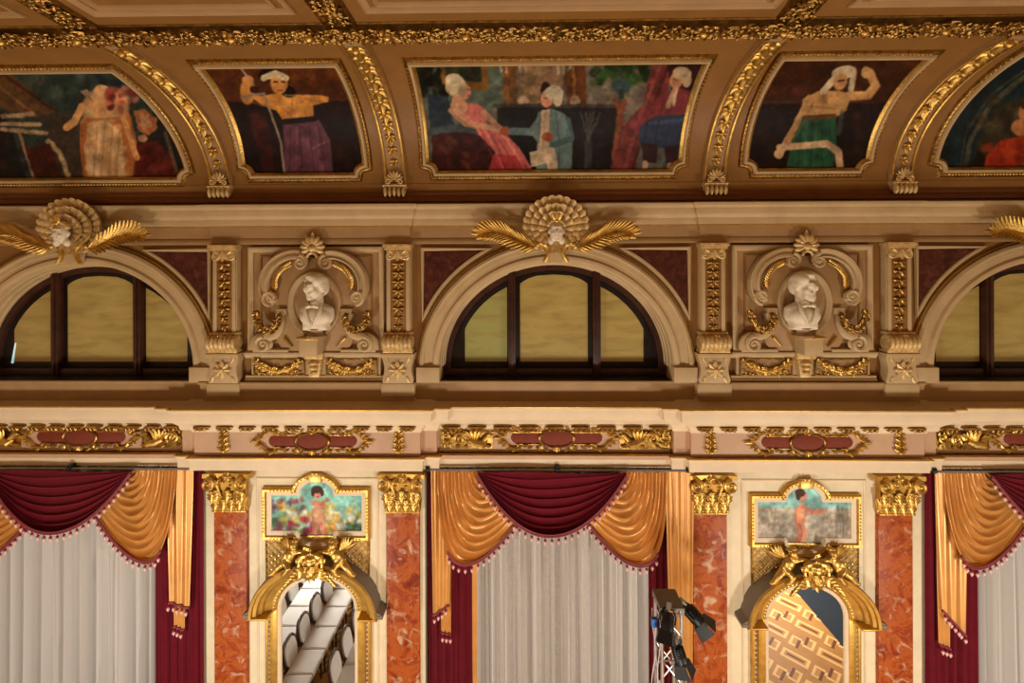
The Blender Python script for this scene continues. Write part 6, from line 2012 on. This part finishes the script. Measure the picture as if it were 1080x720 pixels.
# =================================================================== LIGHTING TRUSS
TX0, TX1, TY0, TY1, TZ = P(697, 641, -1.40).x, P(721, 641, -1.40).x, -1.40, -1.02, P(709, 641, -1.40).z
root = thing('lighting_truss', ((TX0 + TX1) / 2, (TY0 + TY1) / 2, 0), 'aluminium lighting truss tower standing before the central sheer curtain', 'truss')
hx, hy = (TX1 - TX0) / 2, (TY1 - TY0) / 2
m = MB(); m.box(-hx - .01, hx + .01, -hy - .01, hy + .01, TZ - .035, TZ, .008); m.build('top_plate', mat('grey_painted_plate', (124, 120, 116), .6), root)
m = MB(); m.box(-.3, .3, -.3, .3, 0, .03, .008); m.build('base_plate', BLACK, root)
cr = .024
for sx in (-1, 1):
    for sy in (-1, 1):
        m = MB(); m.tube([(sx * (hx - cr), sy * (hy - cr), .03), (sx * (hx - cr), sy * (hy - cr), TZ - .03)], cr, 10); m.build('chord', ALU, root)
pitch = .34
for face in range(4):
    m = MB(); z = TZ - .10; k = 0
    while z > .2:
        a, b = (-1, 1) if k % 2 == 0 else (1, -1)
        if face < 2:
            y = (hy - cr) * (-1 if face == 0 else 1); m.tube([(a * (hx - cr), y, z), (b * (hx - cr), y, z - pitch)], .012, 6)
            if k % 2 == 0: m.tube([(-hx + cr, y, z), (hx - cr, y, z)], .012, 6)
        else:
            x = (hx - cr) * (-1 if face == 2 else 1); m.tube([(x, a * (hy - cr), z), (x, b * (hy - cr), z - pitch)], .012, 6)
            if k % 2 == 0: m.tube([(x, -hy + cr, z), (x, hy - cr, z)], .012, 6)
        z -= pitch; k += 1
    m.build('bracing', ALU, root)
m = MB()
for sx in (-1, 1):
    for sy in (-1, 1): m.box(sx * (hx - cr) - .035, sx * (hx - cr) + .035, sy * (hy - cr) - .035, sy * (hy - cr) + .035, TZ - .10, TZ - .03, .01)
m.build('corner_coupling', STEEL, root)
CABLEM = mat('pale_cable', (196, 196, 200), .5)
rg = random.Random(2)
m = MB()
for k in range(3):
    pts = [(-hx - .03 - .02 * k + .03 * math.sin(i * 1.1 + k * 2), -hy + .06 * k + .03 * math.cos(i * .9 + k), TZ - .08 - i * .19) for i in range(15)]
    m.tube(smooth_path(pts, 4), .008, 6)
o = m.build('power_cables', CABLEM); o.location = root.location
tag(o, 'pale power cables looped down the left side of the lighting truss', 'cable')

def stage_light(pos, aim, label, s=1.0):
    root = thing('stage_light', pos, label, 'lamp', 'stage lights on the truss')
    q_ = Vector(aim).normalized().to_track_quat('Z', 'Y').to_matrix().to_4x4()
    def B(): mm = MB(); mm.xf = q_; return mm
    m = B(); m.lathe([(.0, -.16 * s), (.05 * s, -.16 * s), (.085 * s, -.13 * s), (.09 * s, -.02 * s), (.10 * s, .0), (.10 * s, .08 * s), (.085 * s, .09 * s)], n=18)
    for k in range(4): m.lathe([(.094 * s, -.12 * s + .03 * k * s), (.10 * s, -.115 * s + .03 * k * s), (.094 * s, -.11 * s + .03 * k * s)], n=18)
    m.build('housing', BLACK, root)
    m = B(); m.lathe([(.0, .082 * s), (.05 * s, .09 * s), (.082 * s, .084 * s)], n=18); m.build('lens', mat('dark_lens', (34, 36, 40), .12, spec=.8), root)
    for k in range(4):
        m = B(); a = k * math.pi / 2
        R4 = Matrix.Rotation(a, 4, 'Z')
        vs = [R4 @ Vector(p) for p in ((-.09 * s, .095 * s, .08 * s), (.09 * s, .095 * s, .08 * s), (.12 * s, .135 * s, .25 * s), (-.12 * s, .135 * s, .25 * s),
                                       (-.09 * s, .101 * s, .08 * s), (.09 * s, .101 * s, .08 * s), (.12 * s, .141 * s, .25 * s), (-.12 * s, .141 * s, .25 * s))]
        m.add(vs, [(0, 1, 2, 3), (7, 6, 5, 4), (0, 4, 5, 1), (1, 5, 6, 2), (2, 6, 7, 3), (3, 7, 4, 0)]); m.build('barn_door', BLACK, root)
    m = B(); m.tube([(-.115 * s, 0, -.02 * s), (-.115 * s, .0, -.12 * s), (-.07 * s, 0, -.20 * s), (.07 * s, 0, -.20 * s), (.115 * s, 0, -.12 * s), (.115 * s, 0, -.02 * s)], .014 * s, 6); m.build('yoke', BLACK, root)
    m = MB(); m.xf = q_; m.box(-.03, .03, -.04, .04, -.29 * s, -.19 * s, .01); m.build('clamp', STEEL, root)
    return root
stage_light(P(733, 650, -1.22), (.75, -.30, -.72), 'black stage light with barn doors sticking out to the right of the truss', 1.0)
stage_light(P(704, 658, -1.52), (-.25, -.45, -.85), 'black stage light hanging in front of the truss just below its top', .9)
stage_light(P(717, 692, -1.50), (.30, -.2, -1), 'black stage light lowest on the truss', .9)
m = MB(); m.box(-.04, .04, -.03, .03, -.06, .06, .01)
o = m.build('plug_connector', mat('blue_plastic', (40, 110, 190), .4)); o.location = P(690, 656, -1.40); tag(o, 'small blue plug connector on the left side of the truss', 'connector')

# =================================================================== THINGS SEEN IN THE MIRRORS
CHWOOD = mat('dark_chair_wood', (58, 34, 24), .35, var=.2)
CHPAD = mat('white_chair_fabric', (200, 197, 192), .7, var=.03)
CL_ = 'white padded chair with dark wooden frame in the rows reflected by the left mirror'
def chair():
    root = thing('banquet_chair', (0, 0, 0), CL_, 'chair', 'white chairs in rows')
    m = MB(); m.xf = Matrix.Translation((.05, 0, .44))
    m.prism([(-.25, -.26), (.27, -.275), (.27, .275), (-.25, .26)], .0, -.075, .03)
    # prism lies in x,z: turn it flat
    m.v = [(x, z - .44, .44 - (y)) for x, y, z in m.v]
    m.build('seat', CHPAD, root, angle=15)
    m = MB(); m.box(-.19, .28, -.225, .225, .37, .44, .015); m.build('seat_frame', CHWOOD, root)
    n = 24
    shape = [(.215 * math.copysign(abs(math.cos(a)) ** .6, math.cos(a)), .70 + .25 * math.copysign(abs(math.sin(a)) ** .75, math.sin(a))) for a in [2 * math.pi * i / n for i in range(n)]]
    def slab(mm, k, x0, x1):
        vs = [(x0 - .18 * (z - .45), y * k, .71 + (z - .71) * k) for y, z in shape] + [(x1 - .18 * (z - .45), y * k, .71 + (z - .71) * k) for y, z in shape]
        mm.add(vs, [tuple(range(n))[::-1], tuple(range(n, 2 * n))] + [(i, (i + 1) % n, n + (i + 1) % n, n + i) for i in range(n)])
    m = MB(); slab(m, 1.0, -.235, -.21); m.tube([(-.222 - .18 * (z - .45), y * 1.04, .71 + (z - .71) * 1.04) for y, z in shape + shape[:1]], .02, 8); m.build('back_frame', CHWOOD, root)
    m = MB(); slab(m, .9, -.25, -.18); m.build('back_pad', CHPAD, root)
    for sx, sy in ((-1, -1), (-1, 1), (1, -1), (1, 1)):
        m = MB()
        if sx < 0: m.tube([(-.27, sy * .19, 0), (-.21, sy * .19, .40), (-.225, sy * .17, .56)], [.018, .024, .02], 8)
        else: m.tube([(.26, sy * .19, 0), (.25, sy * .19, .40)], [.017, .025], 8)
        m.build('leg', CHWOOD, root)
    return root
spots = []
for xr, k0, k1 in ((-6.75, 3, 9), (-5.85, 1, 9), (-4.95, 0, 8), (-3.82, 0, 5)):
    for k in range(k0, k1): spots.append((xr + .25, -1.05 - .63 * k - (.25 if xr == -3.82 else 0)))
ch = chair(); ch.location = (spots[0][0], spots[0][1], 0); ch.scale = (1.12, 1.14, 1.1)
for x, y in spots[1:]: dup(ch, (x, y, 0), CL_)
m = MB(); m.box(7.68, 12.5, -9.0, -.5, .0, .012, .004)
o = m.build('carpet', mat('navy_carpet', (24, 34, 44), .9, var=.15, vscale=20)); tag(o, 'dark navy carpet reflected in the upper right of the parquet mirror', 'carpet')
